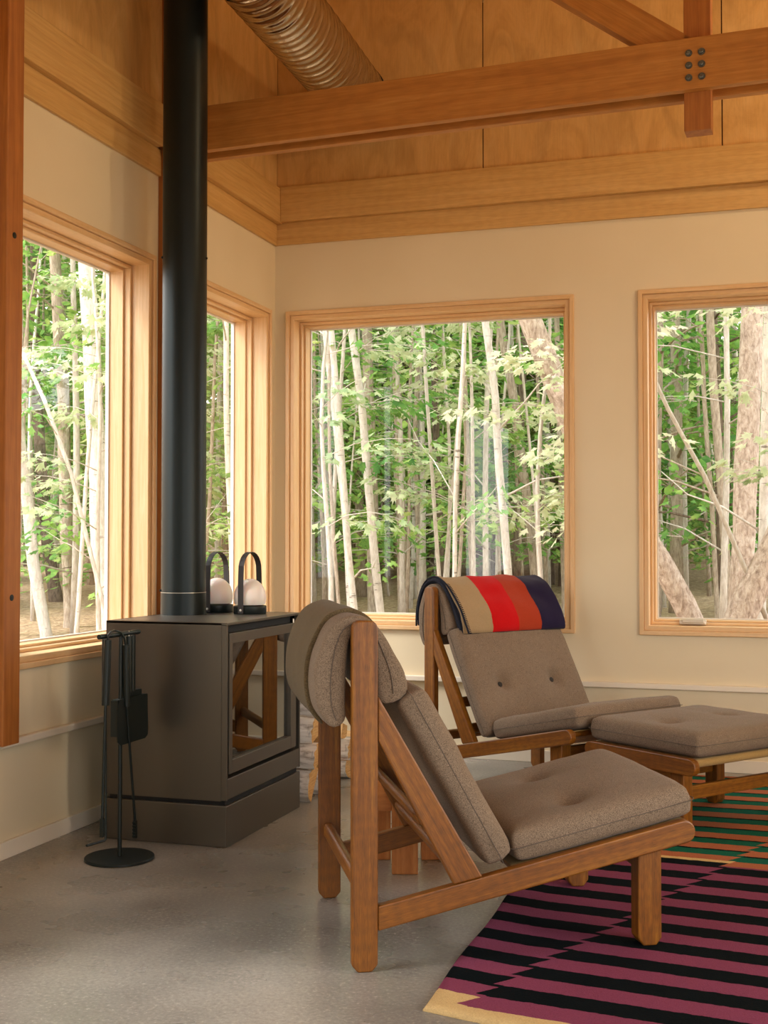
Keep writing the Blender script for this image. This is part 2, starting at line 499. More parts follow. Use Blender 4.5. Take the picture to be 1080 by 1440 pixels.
boxes('ash_drawer', [(w-.05, w-.001, .010, d-.004, .170, .246)], M['stove'], t, bev=.003)
# firebox
fx0, fx1, fy0, fy1, fz0, fz1 = .06, w-.03, .07, d-.07, .29, .75
v, f = [], []
boxvf((fx0, fx0+.02, fy0, fy1, fz0, fz1), v, f); boxvf((fx0, fx1, fy0, fy0+.02, fz0, fz1), v, f)
boxvf((fx0, fx1, fy1-.02, fy1, fz0, fz1), v, f); boxvf((fx0, fx1, fy0, fy1, fz0-.02, fz0), v, f); boxvf((fx0, fx1, fy0, fy1, fz1, fz1+.02), v, f)
mesh('firebox', v, f, M['firebrick'], t)
# door: frame, glass, pin
dy0, dy1, dz0, dz1 = .016, d-.055, .262, .772
gy0, gy1, gz0, gz1 = .042, d-.112, .312, .735
v, f = [], []
for b in ((w-.030, w+.004, dy0, gy0, dz0, dz1), (w-.030, w+.004, gy1, dy1, dz0, dz1), (w-.030, w+.004, gy0, gy1, dz0, gz0), (w-.030, w+.004, gy0, gy1, gz1, dz1)): boxvf(b, v, f)
door = mesh('door', v, f, M['stove'], t); bevel(door, .002)
boxes('door_glass', [(w-.018, w-.012, gy0-.006, gy1+.006, gz0-.006, gz1+.006)], M['fireglass'], door)
lathe('latch_pin', [(.004, 0), (.004, .014), (.0025, .017)], M['silver'], door, 12, Matrix.Translation((w-.005, dy1-.012, dz1)))
boxes('air_box', [(-.05, 0, .10, .25, .115, .205)], M['stove'], t, bev=.004)

t = thing('stove_pipe', 'tall round matte black flue rising from the stove', 'stove pipe', (.278, -1.625, SZ))
v, f = [], []; lathevf([(.0905, .055), (.0905, 3.22)], 64, v, f)
ob = mesh('flue', v, f, M['pipe'], t)
for p in ob.data.polygons: p.use_smooth = len(p.vertices) == 4
ob.data.set_sharp_from_angle(angle=R_(50))
v, f = [], []; lathevf([(.0918, 0), (.0918, .089), (.0908, .0895)], 64, v, f)
ob = mesh('base_sleeve', v, f, M['pipe'], t)
for p in ob.data.polygons: p.use_smooth = len(p.vertices) == 4
ob.data.set_sharp_from_angle(angle=R_(40))
lathe('joint_ring', [(.0919, .0892), (.0919, .0905)], M['silver'], t, 64)
view = Vector((CAMP.x-.278, CAMP.y+1.625, 0)).normalized(); va = math.atan2(view.y, view.x)
for a, z in ((va-1.45, .098), (va-1.40, 1.455), (va+1.25, 1.455)):
    lathe('screw', [(.005, 0), (.004, .006)], M['black'], t, 8, frame((math.cos(a)*.0905, math.sin(a)*.0905, z), (0, 0, 1), Vector((math.cos(a), math.sin(a), 0)).cross(Vector((0, 0, 1)))))

# ------------------------------------------------------------------ lanterns on the stove
def lantern(x, y, ang, label):
    t = thing('portable_lamp', label, 'lamp', (x, y, SZ), ang, 'portable globe lamps')
    lathe('base', [(.0655, 0), (.068, .003), (.068, .030), (.065, .033)], M['black'], t, 48)
    pr = []
    R, zc = .0665, .066
    for i in range(25):
        a = -math.pi/4.6 - .35 + (math.pi/2 + math.pi/4.6 + .35)*i/24
        pr.append((max(.0008, R*math.cos(a)), zc + R*math.sin(a)*1.17))
    pr = [q for q in pr if q[1] >= .033]
    ob = lathe('globe', pr, M['opal'], t, 48)
    # strap: flat band, loop in the local XZ plane
    pth = [(-.0695, .004), (-.0705, .06), (-.070, .12), (-.068, .165)]
    for i in range(1, 12):
        a = math.pi - math.pi*i/12; pth.append((.068*math.cos(a), .178 + .073*math.sin(a)))
    pth += [(.068, .165), (.070, .12), (.0705, .06), (.0695, .004)]
    v, f = [], []; hw, th = .0125, .0028
    for i, (a, z) in enumerate(pth):
        p0 = pth[max(0, i-1)]; p1 = pth[min(len(pth)-1, i+1)]
        tx, tz = p1[0]-p0[0], p1[1]-p0[1]; q = math.hypot(tx, tz); nx_, nz_ = -tz/q, tx/q
        for s, k in ((-1, 0), (1, 0), (1, 1), (-1, 1)): v.append((a+nx_*th*k, s*hw, z+nz_*th*k))
    for i in range(len(pth)-1):
        for k in range(4): f.append([4*i+k, 4*i+(k+1) % 4, 4*i+4+(k+1) % 4, 4*i+4+k])
    f += [[0, 1, 2, 3], [4*len(pth)-4+k for k in (3, 2, 1, 0)]]
    fixn(mesh('handle_strap', v, f, M['leather'], t))
    for s in (-1, 1):
        lathe('rivet', [(.0055, 0), (.005, .002), (.002, .003)], M['silver'], t, 16, frame((s*.072, 0, .016), (0, 1, 0), (0, 0, s)))
VX = Vector((CAMP.x-.5, CAMP.y+1.5)).normalized()
vang = math.atan2(VX.y, VX.x)     # direction to the viewer
lantern(.514, -1.492, vang+math.pi-.56, 'white globe lamp with leather strap nearer the front glass of the stove')
lantern(.336, -1.430, vang+math.pi-.56, 'white globe lamp half hidden behind the black flue')

# ------------------------------------------------------------------ fireplace tools
TX, TY = .39, -2.325
t = thing('tool_stand', 'slim black tool stand with round base and crossbar beside the stove', 'tool stand', (TX, TY, 0))
lathe('base', [(.118, 0), (.120, .002), (.120, .009), (.118, .011)], M['black'], t, 64)
tube('pole', [(0, 0, .011), (0, 0, .782)], .0075, M['black'], t, 14)
tube('crossbar', [(0, -.145, .782), (0, .128, .782)], .0085, M['black'], t, 14)
def at(y, z, x=0): return (x, y-TY, z)
tt = thing('fire_tongs', 'black two-armed tongs looped over the crossbar with toothed jaws', 'tongs', (TX, TY, 0))
bow = []
for i in range(13):
    a = math.pi*i/12; bow.append((.012*math.cos(a)*1.2, .0 + .0, .795))
# spring bow over the bar, arms to both sides
pts = [at(-2.440, .77, .016), at(-2.435, .785, .014), at(-2.41, .796, .01), at(-2.375, .799, .004), at(-2.345, .790, .012), at(-2.325, .768, .014), at(-2.318, .74, .016)]
tube('spring_bow', pts, .0035, M['black'], tt, 8)
tube('grip', [at(-2.440, .77, .016), at(-2.452, .55, .016)], .013, M['black'], tt, 12)
tube('grip', [at(-2.318, .745, .016), at(-2.310, .53, .016)], .013, M['black'], tt, 12)
tube('arm', [at(-2.452, .552, .016), at(-2.470, .17, .016)], .005, M['black'], tt, 8)
tube('arm', [at(-2.310, .532, .016), at(-2.246, .115, .016)], .005, M['black'], tt, 8)
for y, z, s in ((-2.4705, .172, 1), (-2.2455, .118, -1)):
    bs = [(.010, .022, y-TY-.006, y-TY+.006, z-.062, z)]
    for k in range(5): bs.append((.010, .022, y-TY+.006*s-(.004 if s < 0 else 0), y-TY+.006*s+(.004 if s > 0 else 0), z-.058+k*.012, z-.052+k*.012))
    v, f = [], []
    for b in bs: boxvf(b, v, f)
    mesh('jaw', v, f, M['black'], tt)
def hung(name, label, cat, y, z0, z1, x=0, r=.013):
    o = thing(name, label, cat, (TX, TY, 0))
    tube('hanging_loop', [at(y, .790, x), at(y, z1-.002, x)], .0025, M['silver'], o, 8)
    tube('grip', [at(y, z1, x), at(y, z0, x)], r, M['black'], o, 14)
    return o
o = hung('fire_poker', 'thin black poker with a hooked foot hanging at the wall end', 'poker', -2.425, .560, .772, 0, .0132)
tube('rod', [at(-2.425, .562), at(-2.418, .10), at(-2.421, .090), at(-2.43, .087), at(-2.525, .092, -.01)], .0042, M['black'], o, 8)
o = hung('ash_shovel', 'black ash shovel with a flat pan hanging against the stove side', 'shovel', -2.275, .575, .772, .004)
tube('rod', [at(-2.275, .576, .004), at(-2.265, .535, .004)], .005, M['black'], o, 8)
v, f = [], []
prof = [(-.095, .555), (.095, .555), (.104, .54), (.112, .43), (.108, .408), (.09, .398), (-.085, .398), (-.105, .41), (-.108, .43), (-.104, .54)]
yc = -2.262-TY
v = [(.012, yc+a, z) for a, z in prof] + [(.015, yc+a, z) for a, z in prof]
n = len(prof); f = [list(range(n)), list(range(n, 2*n))[::-1]] + [[i, (i+1) % n, n+(i+1) % n, n+i] for i in range(n)]
fixn(mesh('pan', v, f, M['black'], o))
v, f = [], []
boxvf((-.012, .016, yc-.100, yc+.098, .548, .557), v, f); boxvf((-.012, .014, yc-.108, yc-.104, .43, .555), v, f); boxvf((-.012, .014, yc+.104, yc+.108, .43, .555), v, f)
mesh('pan_rim', v, f, M['black'], o)
o = hung('hearth_brush', 'black hearth brush, second grip from the stove end of the crossbar', 'brush', -2.235, .575, .772, -.006)
boxes('head', [(-.03, .006, -2.235-TY-.045, -2.235-TY+.055, .553, .577)], M['black'], o, bev=.004)
v, f = [], []
for i in range(9):
    for j in range(2):
        y = -2.235-TY-.038+i*.0105; boxvf((-.026+j*.014, -.018+j*.014, y, y+.008, .51, .555), v, f)
ob = mesh('bristles', v, f, M['gap'], o)

# ------------------------------------------------------------------ firewood
def barkmat():
    k = N('birch_bark_log')
    n1 = k.noise(k.vec((3, 14, 14)), 4, 4); n2 = k.noise(k.vec((30, 6, 6)), 3, 3)
    c = k.ramp(n1, [(.35, '#a89c90'), (.5, '#e4dcd2'), (.75, '#f4efe8')])
    c = k.mix(.5, c, k.ramp(n2, [(.3, .25), (.42, 1.0)]), 'MULTIPLY'); k.base(c); k.p(Roughness=.85); k.bump(n1, .4, .01); return k.m
M['logbark'] = barkmat()
M['logwood'] = wood('split_wood', '#b98a52', '#d4aa70', '#e6c48e', .8, 2, 1, .4)
M['logend'] = wood('log_end', '#b08048', '#cc9e62', '#deb67e', .85, 4, 1, .8, 1)
def log(x0, x1, y, z, r, rot, kind, seed, label):
    rnd = random.Random(seed); n = 14; L = x1-x0
    if kind == 'round': prof = [(r*math.cos(2*math.pi*i/n)*(1+.06*rnd.uniform(-1, 1)), r*math.sin(2*math.pi*i/n)) for i in range(n)]; bark = [1]*n
    else:
        span = math.pi*(.62 if kind == 'quarter' else 1.0)
        prof = [(r*math.cos(-span/2+span*i/9), r*math.sin(-span/2+span*i/9)) for i in range(10)]
        prof.append((-.15*r*rnd.uniform(.4, 1.2), r*.15*rnd.uniform(-1, 1))); bark = [1]*9+[0, 0]
        cx = sum(p[0] for p in prof)/len(prof); prof = [(a-cx, b) for a, b in prof]
    cr, sr = math.cos(rot), math.sin(rot); prof = [(a*cr-b*sr, a*sr+b*cr) for a, b in prof]
    n = len(prof); S = 7; v, f, mi = [], [], []
    for s in range(S):
        q = s/(S-1)
        for i, (a, b) in enumerate(prof):
            w_ = 1+.05*noise.noise((q*3+seed, i*.7, seed))
            v.append((L*q + .012*noise.noise((i*.9, q*9, seed*3.1))*(1 if s in (0, S-1) else .2), a*w_+.012*math.sin(q*3+seed), b*w_))
    for s in range(S-1):
        for i in range(n): f.append([s*n+i, s*n+(i+1) % n, (s+1)*n+(i+1) % n, (s+1)*n+i]); mi.append(0 if bark[i] else 1)
    f.append(list(range(n))[::-1]); f.append([(S-1)*n+i for i in range(n)]); mi += [2, 2]
    ob = mesh('firewood_log', v, f, [M['logbark'], M['logwood'], M['logend']], mi=mi)
    fixn(ob); zmin = min(q[2] for q in v)
    ob.location = (x0, y, z-zmin); tag(ob, label, 'firewood', 'firewood logs stacked behind the stove')
    return max(q[2] for q in v)-zmin
LB = 'split birch log, nearest the stove in its row, %s'
rows = [(0.0, [(-1.225, .095, 2.5, 'half'), (-1.05, .08, 2.2, 'half'), (-.885, .085, 1.2, 'quarter'), (-.70, .09, -1.8, 'half'), (-.52, .08, 1.9, 'quarter')]),
        (.125, [(-1.225, .085, 2.1, 'half'), (-1.05, .085, -1.2, 'quarter'), (-.88, .08, .4, 'quarter'), (-.71, .085, 2.6, 'quarter'), (-.545, .08, -.6, 'half')]),
        (.25, [(-1.225, .10, 2.6, 'quarter'), (-1.05, .08, .9, 'half'), (-.88, .08, 2.0, 'quarter'), (-.71, .08, -1.2, 'quarter')]),
        (.37, [(-1.20, .08, 2.4, 'half'), (-1.02, .07, -2.0, 'quarter'), (-.86, .075, .5, 'quarter')])]
tops = [0]*5
rn = ['floor', 'second', 'third', 'top']
cn = ['first from the stove', 'second from the stove', 'third from the stove', 'fourth from the stove', 'fifth from the stove']
sd = 1
for ri, (z, ls) in enumerate(rows):
    for ci, (y, r, rot, kind) in enumerate(ls):
        x1 = (.708 if ci == 0 else .69) + random.Random(sd).uniform(-.025, .02) - .006*ri
        tops[ci] += .985*log(x1-.42, x1, y, tops[ci], r*.82, rot, kind, sd, 'split birch log in the %s row of the stack, %s' % (rn[ri], cn[ci])); sd += 1

# ------------------------------------------------------------------ low stool
t = thing('low_stool', 'low chunky timber stool glimpsed through the near lounge chair frame', 'stool', (1.355, -2.232, 0), R_(18))
for (x, y) in ((0, 0), (.105, .185), (-.088, .19)):
    bar('leg', (x+.0435, y+.0375, 0), (x+.0435, y+.0375, .311), .087, .075, M['stool_wood'], t, (0, 1, 0), .003)
boxes('apron', [(-.130, 0, .02, .075, .205, .31)], M['stool_wood'], t, bev=.003)
boxes('apron', [(-.130, -.09, .076, .26, .205, .31)], M['stool_wood'], t, bev=.003)
boxes('top', [(0, .2, 0, .27, .312, .336)], M['stool_wood'], t, bev=.003)
# ------------------------------------------------------------------ soft goods helpers
def ipl(xs, x):
    for (a, p), (b, q) in zip(xs, xs[1:]):
        if x <= b: return p + (q-p)*max(0, (x-a))/(b-a)
    return xs[-1][1]

def cushion(name, L, Wd, T, buttons, mat, parent, Mx, seed=0, crown=.014, edge=.76, bevel_=.05):
    nx, ny, nz = int(L/.018), int(Wd/.018), 6
    idx, v, f = {}, [], []
    def P(i, j, k):
        key = (i, j, k)
        if key in idx: return idx[key]
        a, b, c = 2*i/nx-1, 2*j/ny-1, 2*k/nz-1
        ex, ey = (1-abs(a))*L/2, (1-abs(b))*Wd/2
        fall = math.sqrt(max(0, 1-(1-min(1, min(ex, ey)/bevel_))**2))
        corner = max(0, 1-(ex+ey)/.09)
        h = T/2*(edge+(1-edge)*fall) + crown*(1-a*a)*(1-b*b)
        z = c*h
        bul = .009*(1-c*c)*(1-corner)
        x = a*(L/2-.006) + bul*(1 if a == 1 else -1 if a == -1 else 0) - .006*corner*a*abs(c)
        y = b*(Wd/2-.006) + bul*(1 if b == 1 else -1 if b == -1 else 0) - .006*corner*b*abs(c)
        if c > 0:
            for bx_, by_ in buttons:
                d2 = (x-bx_)**2+(y-by_)**2
                z -= c*(.032*math.exp(-d2/.0011) + .016*math.exp(-d2/.009))
        z += .0022*c*noise.noise((x*11+seed, y*11, seed)) + .0012*c*noise.noise((x*40+seed, y*26, seed))
        v.append((x, y, z)); idx[key] = len(v)-1; return idx[key]
    for i in range(nx):
        for j in range(ny):
            f.append([P(i, j, nz), P(i+1, j, nz), P(i+1, j+1, nz), P(i, j+1, nz)])
            f.append([P(i, j, 0), P(i, j+1, 0), P(i+1, j+1, 0), P(i+1, j, 0)])
    for k in range(nz):
        for i in range(nx):
            f.append([P(i, 0, k), P(i+1, 0, k), P(i+1, 0, k+1), P(i, 0, k+1)])
            f.append([P(i+1, ny, k), P(i, ny, k), P(i, ny, k+1), P(i+1, ny, k+1)])
        for j in range(ny):
            f.append([P(0, j+1, k), P(0, j, k), P(0, j, k+1), P(0, j+1, k+1)])
            f.append([P(nx, j, k), P(nx, j+1, k), P(nx, j+1, k+1), P(nx, j, k+1)])
    ob = mesh(name, v, f, mat, parent, Mx, smooth=True)
    m = ob.modifiers.new('sub', 'SUBSURF'); m.levels = 1; m.render_levels = 1
    # piping at mid height
    q = .0025; X, Y = L/2+q, Wd/2+q; r = .022
    pts = []
    for sx, sy in ((1, 1), (-1, 1), (-1, -1), (1, -1)):
        cs = {(1, 1): 0, (-1, 1): 90, (-1, -1): 180, (1, -1): 270}[(sx, sy)]
        for k in range(5):
            a = R_(cs+k*22.5); pts.append((sx*(X-r)+r*math.cos(a), sy*(Y-r)+r*math.sin(a), 0))
    full = []
    pts.append(pts[0])
    for p, q2 in zip(pts, pts[1:]):
        n = max(1, int((Vector(q2)-Vector(p)).length/.03))
        for k in range(n): full.append(tuple(Vector(p).lerp(Vector(q2), k/n)))
    full.append(pts[0])
    tube('seam', full, .0014, M['seam'], ob, 6)
    for bx_, by_ in buttons:
        a, b = 2*bx_/L, 2*by_/Wd
        z = T/2 + crown*(1-a*a)*(1-b*b) - .041
        lathe('button', [(.002, -.005), (.011, -.004), (.014, 0), (.011, .0045), (.002, .006)], M['button'], ob, 20, Matrix.Translation((bx_, by_, z)))
    return ob

def crom(pts, n):
    P = [Vector((a, b)) for a, b in pts]; P = [2*P[0]-P[1]] + P + [2*P[-1]-P[-2]]
    out = []; m = len(P)-3
    for i in range(n):
        t = i/(n-1)*m; k = min(int(t), m-1); u = t-k
        a, b, c, d = P[k:k+4]
        out.append(.5*((2*b)+(-a+c)*u+(2*a-5*b+4*c-d)*u*u+(-a+3*b-3*c+d)*u**3))
    return out

def offset(pl, d):
    o = []
    for i, p in enumerate(pl):
        t = (pl[min(i+1, len(pl)-1)]-pl[max(0, i-1)]).normalized(); nrm = Vector((t.y, -t.x))
        dd = d(i/(len(pl)-1)) if callable(d) else d
        o.append(p+nrm*dd)
    return o

def sweep(name, outer, inner, stations, mat, parent, seed=0, wr=.002, capmat=None, endround=2.2):
    n = len(outer); v, f, mi = [], [], []
    for w, k in stations:
        loop = []
        for i in range(n):
            e = min(i, n-1-i); q = math.sqrt(1-(1-min(1, (e+.35)/endround))**2) if e < endround else 1
            mid = (outer[i]+inner[i])/2; kk = k*q
            a = mid+(outer[i]-mid)*kk; b = mid+(inner[i]-mid)*kk
            d = wr*noise.noise((w*7+seed, i*.35, seed)) + wr*.7*noise.noise((w*22+seed, i*.8, seed))
            loop.append((a+(outer[i]-inner[i]).normalized()*d, b))
        for a, b in loop: v.append((a.x, w, a.y))
        for a, b in reversed(loop): v.append((b.x, w, b.y))
    m = 2*n
    for s in range(len(stations)-1):
        for i in range(m):
            f.append([s*m+i, s*m+(i+1) % m, (s+1)*m+(i+1) % m, (s+1)*m+i]); mi.append(1 if capmat and i >= n-1 else 0)
    for s in (0, len(stations)-1):
        for i in range(n-1):
            q = [s*m+i, s*m+i+1, s*m+m-2-i, s*m+m-1-i]
            f.append(q if s == 0 else q[::-1]); mi.append(1 if capmat else 0)
    ob = mesh(name, v, f, [mat, capmat] if capmat else mat, parent, smooth=True, mi=mi)
    fixn(ob)
    mm = ob.modifiers.new('sub', 'SUBSURF'); mm.levels = 1; mm.render_levels = 1
    return ob

PO = crom([(.130, .698), (.110, .765), (.074, .834), (.030, .892), (-.020, .914), (-.075, .893), (-.112, .83), (-.128, .75), (-.120, .67), (-.085, .615)], 30)
PI_ = crom([(.036, .668), (.036, .750), (.030, .80), (.018, .852), (-.012, .868), (-.032, .855), (-.040, .80), (-.043, .73), (-.044, .68), (-.042, .635)], 30)

# ------------------------------------------------------------------ lounge chairs
def sz(name, pts, g, w0, th, mat, parent, bev=.004):
    """outline in the chair's side plane (s,z) with grain direction g, from w0 outwards by th"""
    g = Vector((g[0], 0, g[1])).normalized(); Y = Vector((g.z, 0, -g.x)); o = Vector((pts[0][0], w0, pts[0][1]))
    poly = [((Vector((a, w0, b))-o).dot(g), (Vector((a, w0, b))-o).dot(Y)) for a, b in pts]
    return plank(name, poly, th, o, g, Y, mat, parent, bev)
def arc(cx, cz, r, a0, a1, n=10):
    return [(cx+r*math.cos(R_(a0+(a1-a0)*i/n)), cz+r*math.sin(R_(a0+(a1-a0)*i/n))) for i in range(n+1)]
RA = math.degrees(math.atan(.2227)); ca, sa = math.cos(R_(RA)), math.sin(R_(RA))
WD = .70
def lounge_chair(x, y, rz, label, zf):
    t = thing('lounge_chair', label, 'lounge chair', (x, y, 0), rz, 'slanted oak lounge chairs')
    oak = M['oak']; TH = .031
    for w0, zl in ((0, zf[0]), (WD-TH, zf[1])):
        sgn = 1 if w0 == 0 else -1
        sz('leg', [(-.034, .018), (-.018, 0), (.018, 0), (.034, .018)] + arc(.012, .878, .022, 0, 90, 6) + arc(-.012, .878, .022, 90, 180, 6), (0, 1), w0, TH, oak, t)
        cx, cz = .905-.0307, .3515-.005-.0307*.55
        cz = (.103+(cx-.034)*.2227) + .0307/ca
        sz('side_rail', [(.0345, .166), (.0345, .103)] + arc(cx, cz, .0307, RA-90, RA+90, 12), (ca, sa), w0, TH, oak, t)
        sz('back_strut', [(.0345, .590), (.2345, .2115), (.3115, .2285), (.0345, .705)], (.49, -.87), w0, TH, oak, t)
        w1_ = TH+.001 if sgn > 0 else WD-TH-.001-.055
        sz('leg', [(.753, .31), (.753, zl+.02), (.768, zl), (.805, zl), (.820, zl+.02), (.820, .322)], (0, 1), w1_, .055, oak, t)
        lathe('peg', [(.0, 0), (.006, .0), (.006, .0008)], oak, t, 14, frame((.786, 0 if sgn > 0 else WD, .30), (1, 0, 0), (0, 0, sgn)))
    ob = bar('stretcher', (-.006, TH, .212), (-.006, WD-TH, .212), .030, .046, oak, t, bev=.013, seg=4)
    bar('front_rail', (.787, TH+.05, .235), (.787, WD-TH-.05, .235), .028, .06, oak, t, bev=.004)
    for s_, z_ in ((.150, .383), (.220, .273)):
        bar('back_slat', (s_, TH, z_), (s_, WD-TH, z_), .024, .048, oak, t, (-.5, 0, .87), bev=.011, seg=4)
    tube('head_rail', [(0, TH, .835), (0, WD-TH, .835)], .016, oak, t, 16)
    for s_ in (.42, .872):
        z_ = .103+(s_-.034)*.2227+.04
        tube('seat_rod', [(s_, TH, z_), (s_, WD-TH, z_)], .012, oak, t, 14)
    zc = lambda s_: .103+(s_-.034)*.2227+.0535
    v = [(.405, TH+.002, zc(.405)), (.89, TH+.002, zc(.89)), (.89, WD-TH-.002, zc(.89)), (.405, WD-TH-.002, zc(.405))]
    v += [(a, b, c-.004) for a, b, c in v]
    fixn(mesh('seat_sling', v, [[0, 1, 2, 3], [7, 6, 5, 4], [0, 4, 5, 1], [1, 5, 6, 2], [2, 6, 7, 3], [3, 7, 4, 0]], M['canvas'], t))
    # cushions
    c0 = Vector((.408, .35, .103+(.408-.034)*.2227+.0645)); c = c0 + Vector((ca, 0, sa))*.262 + Vector((-sa, 0, ca))*.040
    cushion('seat_cushion', .528, .655, .094, [(-.03, -.16), (-.03, .16)], M['fabric'], t, frame(c, (ca, 0, sa), (0, 1, 0)), seed=x)
    bd = Vector((-.262, 0, .470)).normalized(); bn = Vector((bd.z, 0, -bd.x))
    c = Vector((.206, .35, .462)) + bn*.046
    cushion('back_cushion', .520, .672, .090, [(-.03, -.16), (-.03, .16)], M['fabric'], t, frame(c, bd, (0, -1, 0)), seed=x+3)
    return t
NS = 22
def stations(a, b, r=.02, k0=.72):
    st = [(a, k0), (a+r*.3, k0+(1-k0)*.7), (a+r, 1)]
    n = max(2, int((b-a)/.035))
    st += [(a+r+(b-a-2*r)*i/n, 1) for i in range(1, n)]
    return st + [(b-r, 1), (b-r*.3, k0+(1-k0)*.7), (b, k0)]
def headrest(t, pads):
    for a, b in pads:
        ob = sweep('headrest', PO, PI_, stations(a, b, .022, .80), M['fabric'], t, seed=a*9, wr=.004, endround=1.3)
        for w in (a-.0012,):
            mid = [(p+q)/2 for p, q in zip(PO, PI_)]
            tube('seam', [(m.x, w, m.y) for m in mid[1:-1]], .0014, M['seam'], ob, 6)
C1 = (1.5649, -3.1416, R_(27.83)); C2 = (1.0612, -.7101, R_(-35.77))
t = lounge_chair(*C1, 'slanted oak lounge chair in the foreground, olive cloth over its headrest', (.013, .013)); headrest(t, [(.034, .664)])
t = lounge_chair(*C2, 'slanted oak lounge chair with a striped blanket over its headrest by the window', (0, .013)); headrest(t, [(.034, .664)])

def cover(name, pose, a, b, off, th, i0, i1, mat, label, cat, cap=None, ext=0, k0=.7, wr=.003, er=3):
    sub = lambda pl: pl[i0:i1]
    inn = offset(PO, off); out = offset(PO, lambda u: off+th(u))
    if ext:
        d = (out[0]-out[2]).normalized()
        inn = [inn[0]+d*ext]+inn; out = [out[0]+d*ext]+out; i1 += 1
    inn, out = inn[i0:i1], out[i0:i1]
    ob = sweep(name, out, inn, stations(a, b, .012, k0), mat, None, seed=a*5+1, wr=wr, capmat=cap, endround=er)
    ob.location = (pose[0], pose[1], 0); ob.rotation_euler = (0, 0, pose[2])
    tag(ob, label, cat)
    return ob, out, inn
cover('blanket', C1, .165, .668, -.004, lambda u: .016, 6, 30, M['olive'], 'plain olive brown cloth draped over the back of the foreground chair headrest', 'blanket', k0=.9)

def stripeblanket():
    k = N('striped_wool')
    sp = k.n('ShaderNodeSeparateXYZ'); k.l(k.co.outputs['Object'], sp.inputs[0])
    n1 = k.noise(k.vec(), 350, 2, .7)
    y = k.math('ADD', sp.outputs[1], k.math('MULTIPLY', k.noise(k.vec(), 60, 3), .006))
    c = k.ramp(y, [(0, '#a88f6c'), (.225, '#c40c10'), (.385, '#a83a1e'), (.530, '#221a38')], 'CONSTANT')
    c = k.mix(.5, c, k.ramp(n1, [(.3, .55), (.65, 1.0)]), 'MULTIPLY')
    k.base(c); k.p(Roughness=1.0); k.b.inputs['Sheen Weight'].default_value = .08; k.b.inputs['Specular IOR Level'].default_value = .1
    k.bump(n1, .5, .003); return k.m
M['stripe'] = stripeblanket()
M['navy'] = fabric('navy_wool', '#14161e', '#262a38')
bl, out, inn = cover('striped_blanket', C2, .052, .690, .003, lambda u: .028+.050*max(0, 1-u/.36), 0, 25, M['stripe'],
           'folded wool blanket striped tan, red, rust and navy over the rear chair headrest', 'blanket', cap=M['navy'], ext=.024, k0=.82, wr=.010, er=6)
tube('edge_fold', [(p.x, .0505, p.y) for p in [(a*.5+b*.5) for a, b in zip(out, inn)]][1:-1], .0075, M['navy'], bl, 8)
v, f = [], []
for i in range(len(out)-1):
    for q in (0, .33, .66):
        p = out[i].lerp(out[i+1], q); nrm = (out[i]-inn[i]).normalized()
        a = Vector((p.x, .051, p.y)); b = Vector((p.x+nrm.x*.0025, .068, p.y+nrm.y*.0025))
        tubevf([a, b], .0019, 5, v, f)
tubevf([(p.x+(p-q).normalized().x*.0005, .053, p.y+(p-q).normalized().y*.0005) for p, q in zip(out, inn)], .0045, 6, v, f)
mesh('blanket_stitch', v, f, M['navy'], bl)

# ------------------------------------------------------------------ ottoman
t = thing('ottoman', 'low oak ottoman with a buttoned brown cushion in front of the rear chair', 'ottoman', (1.846, -1.222, 0), R_(-37.5))
OL = .565
for w0 in (0, WD-.031):
    cz = .284; r = .0315
    sz('side_rail', arc(r, cz, r, 90, 270, 10)+arc(OL-r, cz, r, -90, 90, 10), (1, 0), w0, .031, M['oak'], t)
    for s0 in (.085, .42):
        sz('leg', [(s0, .30), (s0, .03), (s0+.014, .0125), (s0+.05, .0125), (s0+.064, .03), (s0+.064, .30)], (0, 1), .032 if w0 == 0 else WD-.032-.05, .05, M['oak'], t)
for s0 in (.117, .452):
    bar('stretcher', (s0, .082, .170), (s0, WD-.082, .170), .022, .052, M['oak'], t, bev=.004)
for s0 in (.03, OL-.026):
    tube('canvas_rod', [(s0, .031, .297), (s0, WD-.031, .297)], .0155, M['canvas'], t, 16)
boxes('seat_sling', [(.03, OL-.03, .033, WD-.033, .306, .311)], M['canvas'], t)
cushion('cushion', .565, .665, .096, [(.0, -.16), (.0, .16)], M['fabric'], t, frame((OL/2, WD/2, .363), (1, 0, 0), (0, 1, 0)), seed=8)

# ------------------------------------------------------------------ rug
MS = [(-3.4, -.10), (-2.6, -.12), (-2.0, -.09), (-1.7, -.06), (-1.3, -.05), (-.9, .02), (-.15, .04)]
RX, RT0, RT1, RH = 1.772, -3.345, -.18, .0125
def rugp(u, tt): return (RX+u+.004*math.sin(tt*9), tt+ipl(MS, tt)*u-.13*min(u, .14))
v, f, uv = [], [], []
us = [.0]+[.008]+[.03*i+.03 for i in range(72)]; us += [us[-1]+.008, us[-1]+.010]
ts = [RT0, RT0+.008]+[RT0+.03+i*.0333 for i in range(94)]; ts += [RT1-.008, RT1]
for j, tt in enumerate(ts):
    for i, u in enumerate(us):
        e = i in (0, len(us)-1) or j in (0, len(ts)-1)
        x, y = rugp(u, tt); v.append((x, y, .004 if e else RH+.0012*noise.noise((x*30, y*30, 0)))); uv.append((u, tt))
n = len(us)
for j in range(len(ts)-1):
    for i in range(n-1): f.append([j*n+i, j*n+i+1, (j+1)*n+i+1, (j+1)*n+i])
b0 = len(v); per = [i for i in range(n)] + [j*n+n-1 for j in range(1, len(ts))] + [(len(ts)-1)*n+i for i in range(n-2, -1, -1)] + [j*n for j in range(len(ts)-2, 0, -1)]
for q in per: v.append((v[q][0], v[q][1], .0002)); uv.append(uv[q])
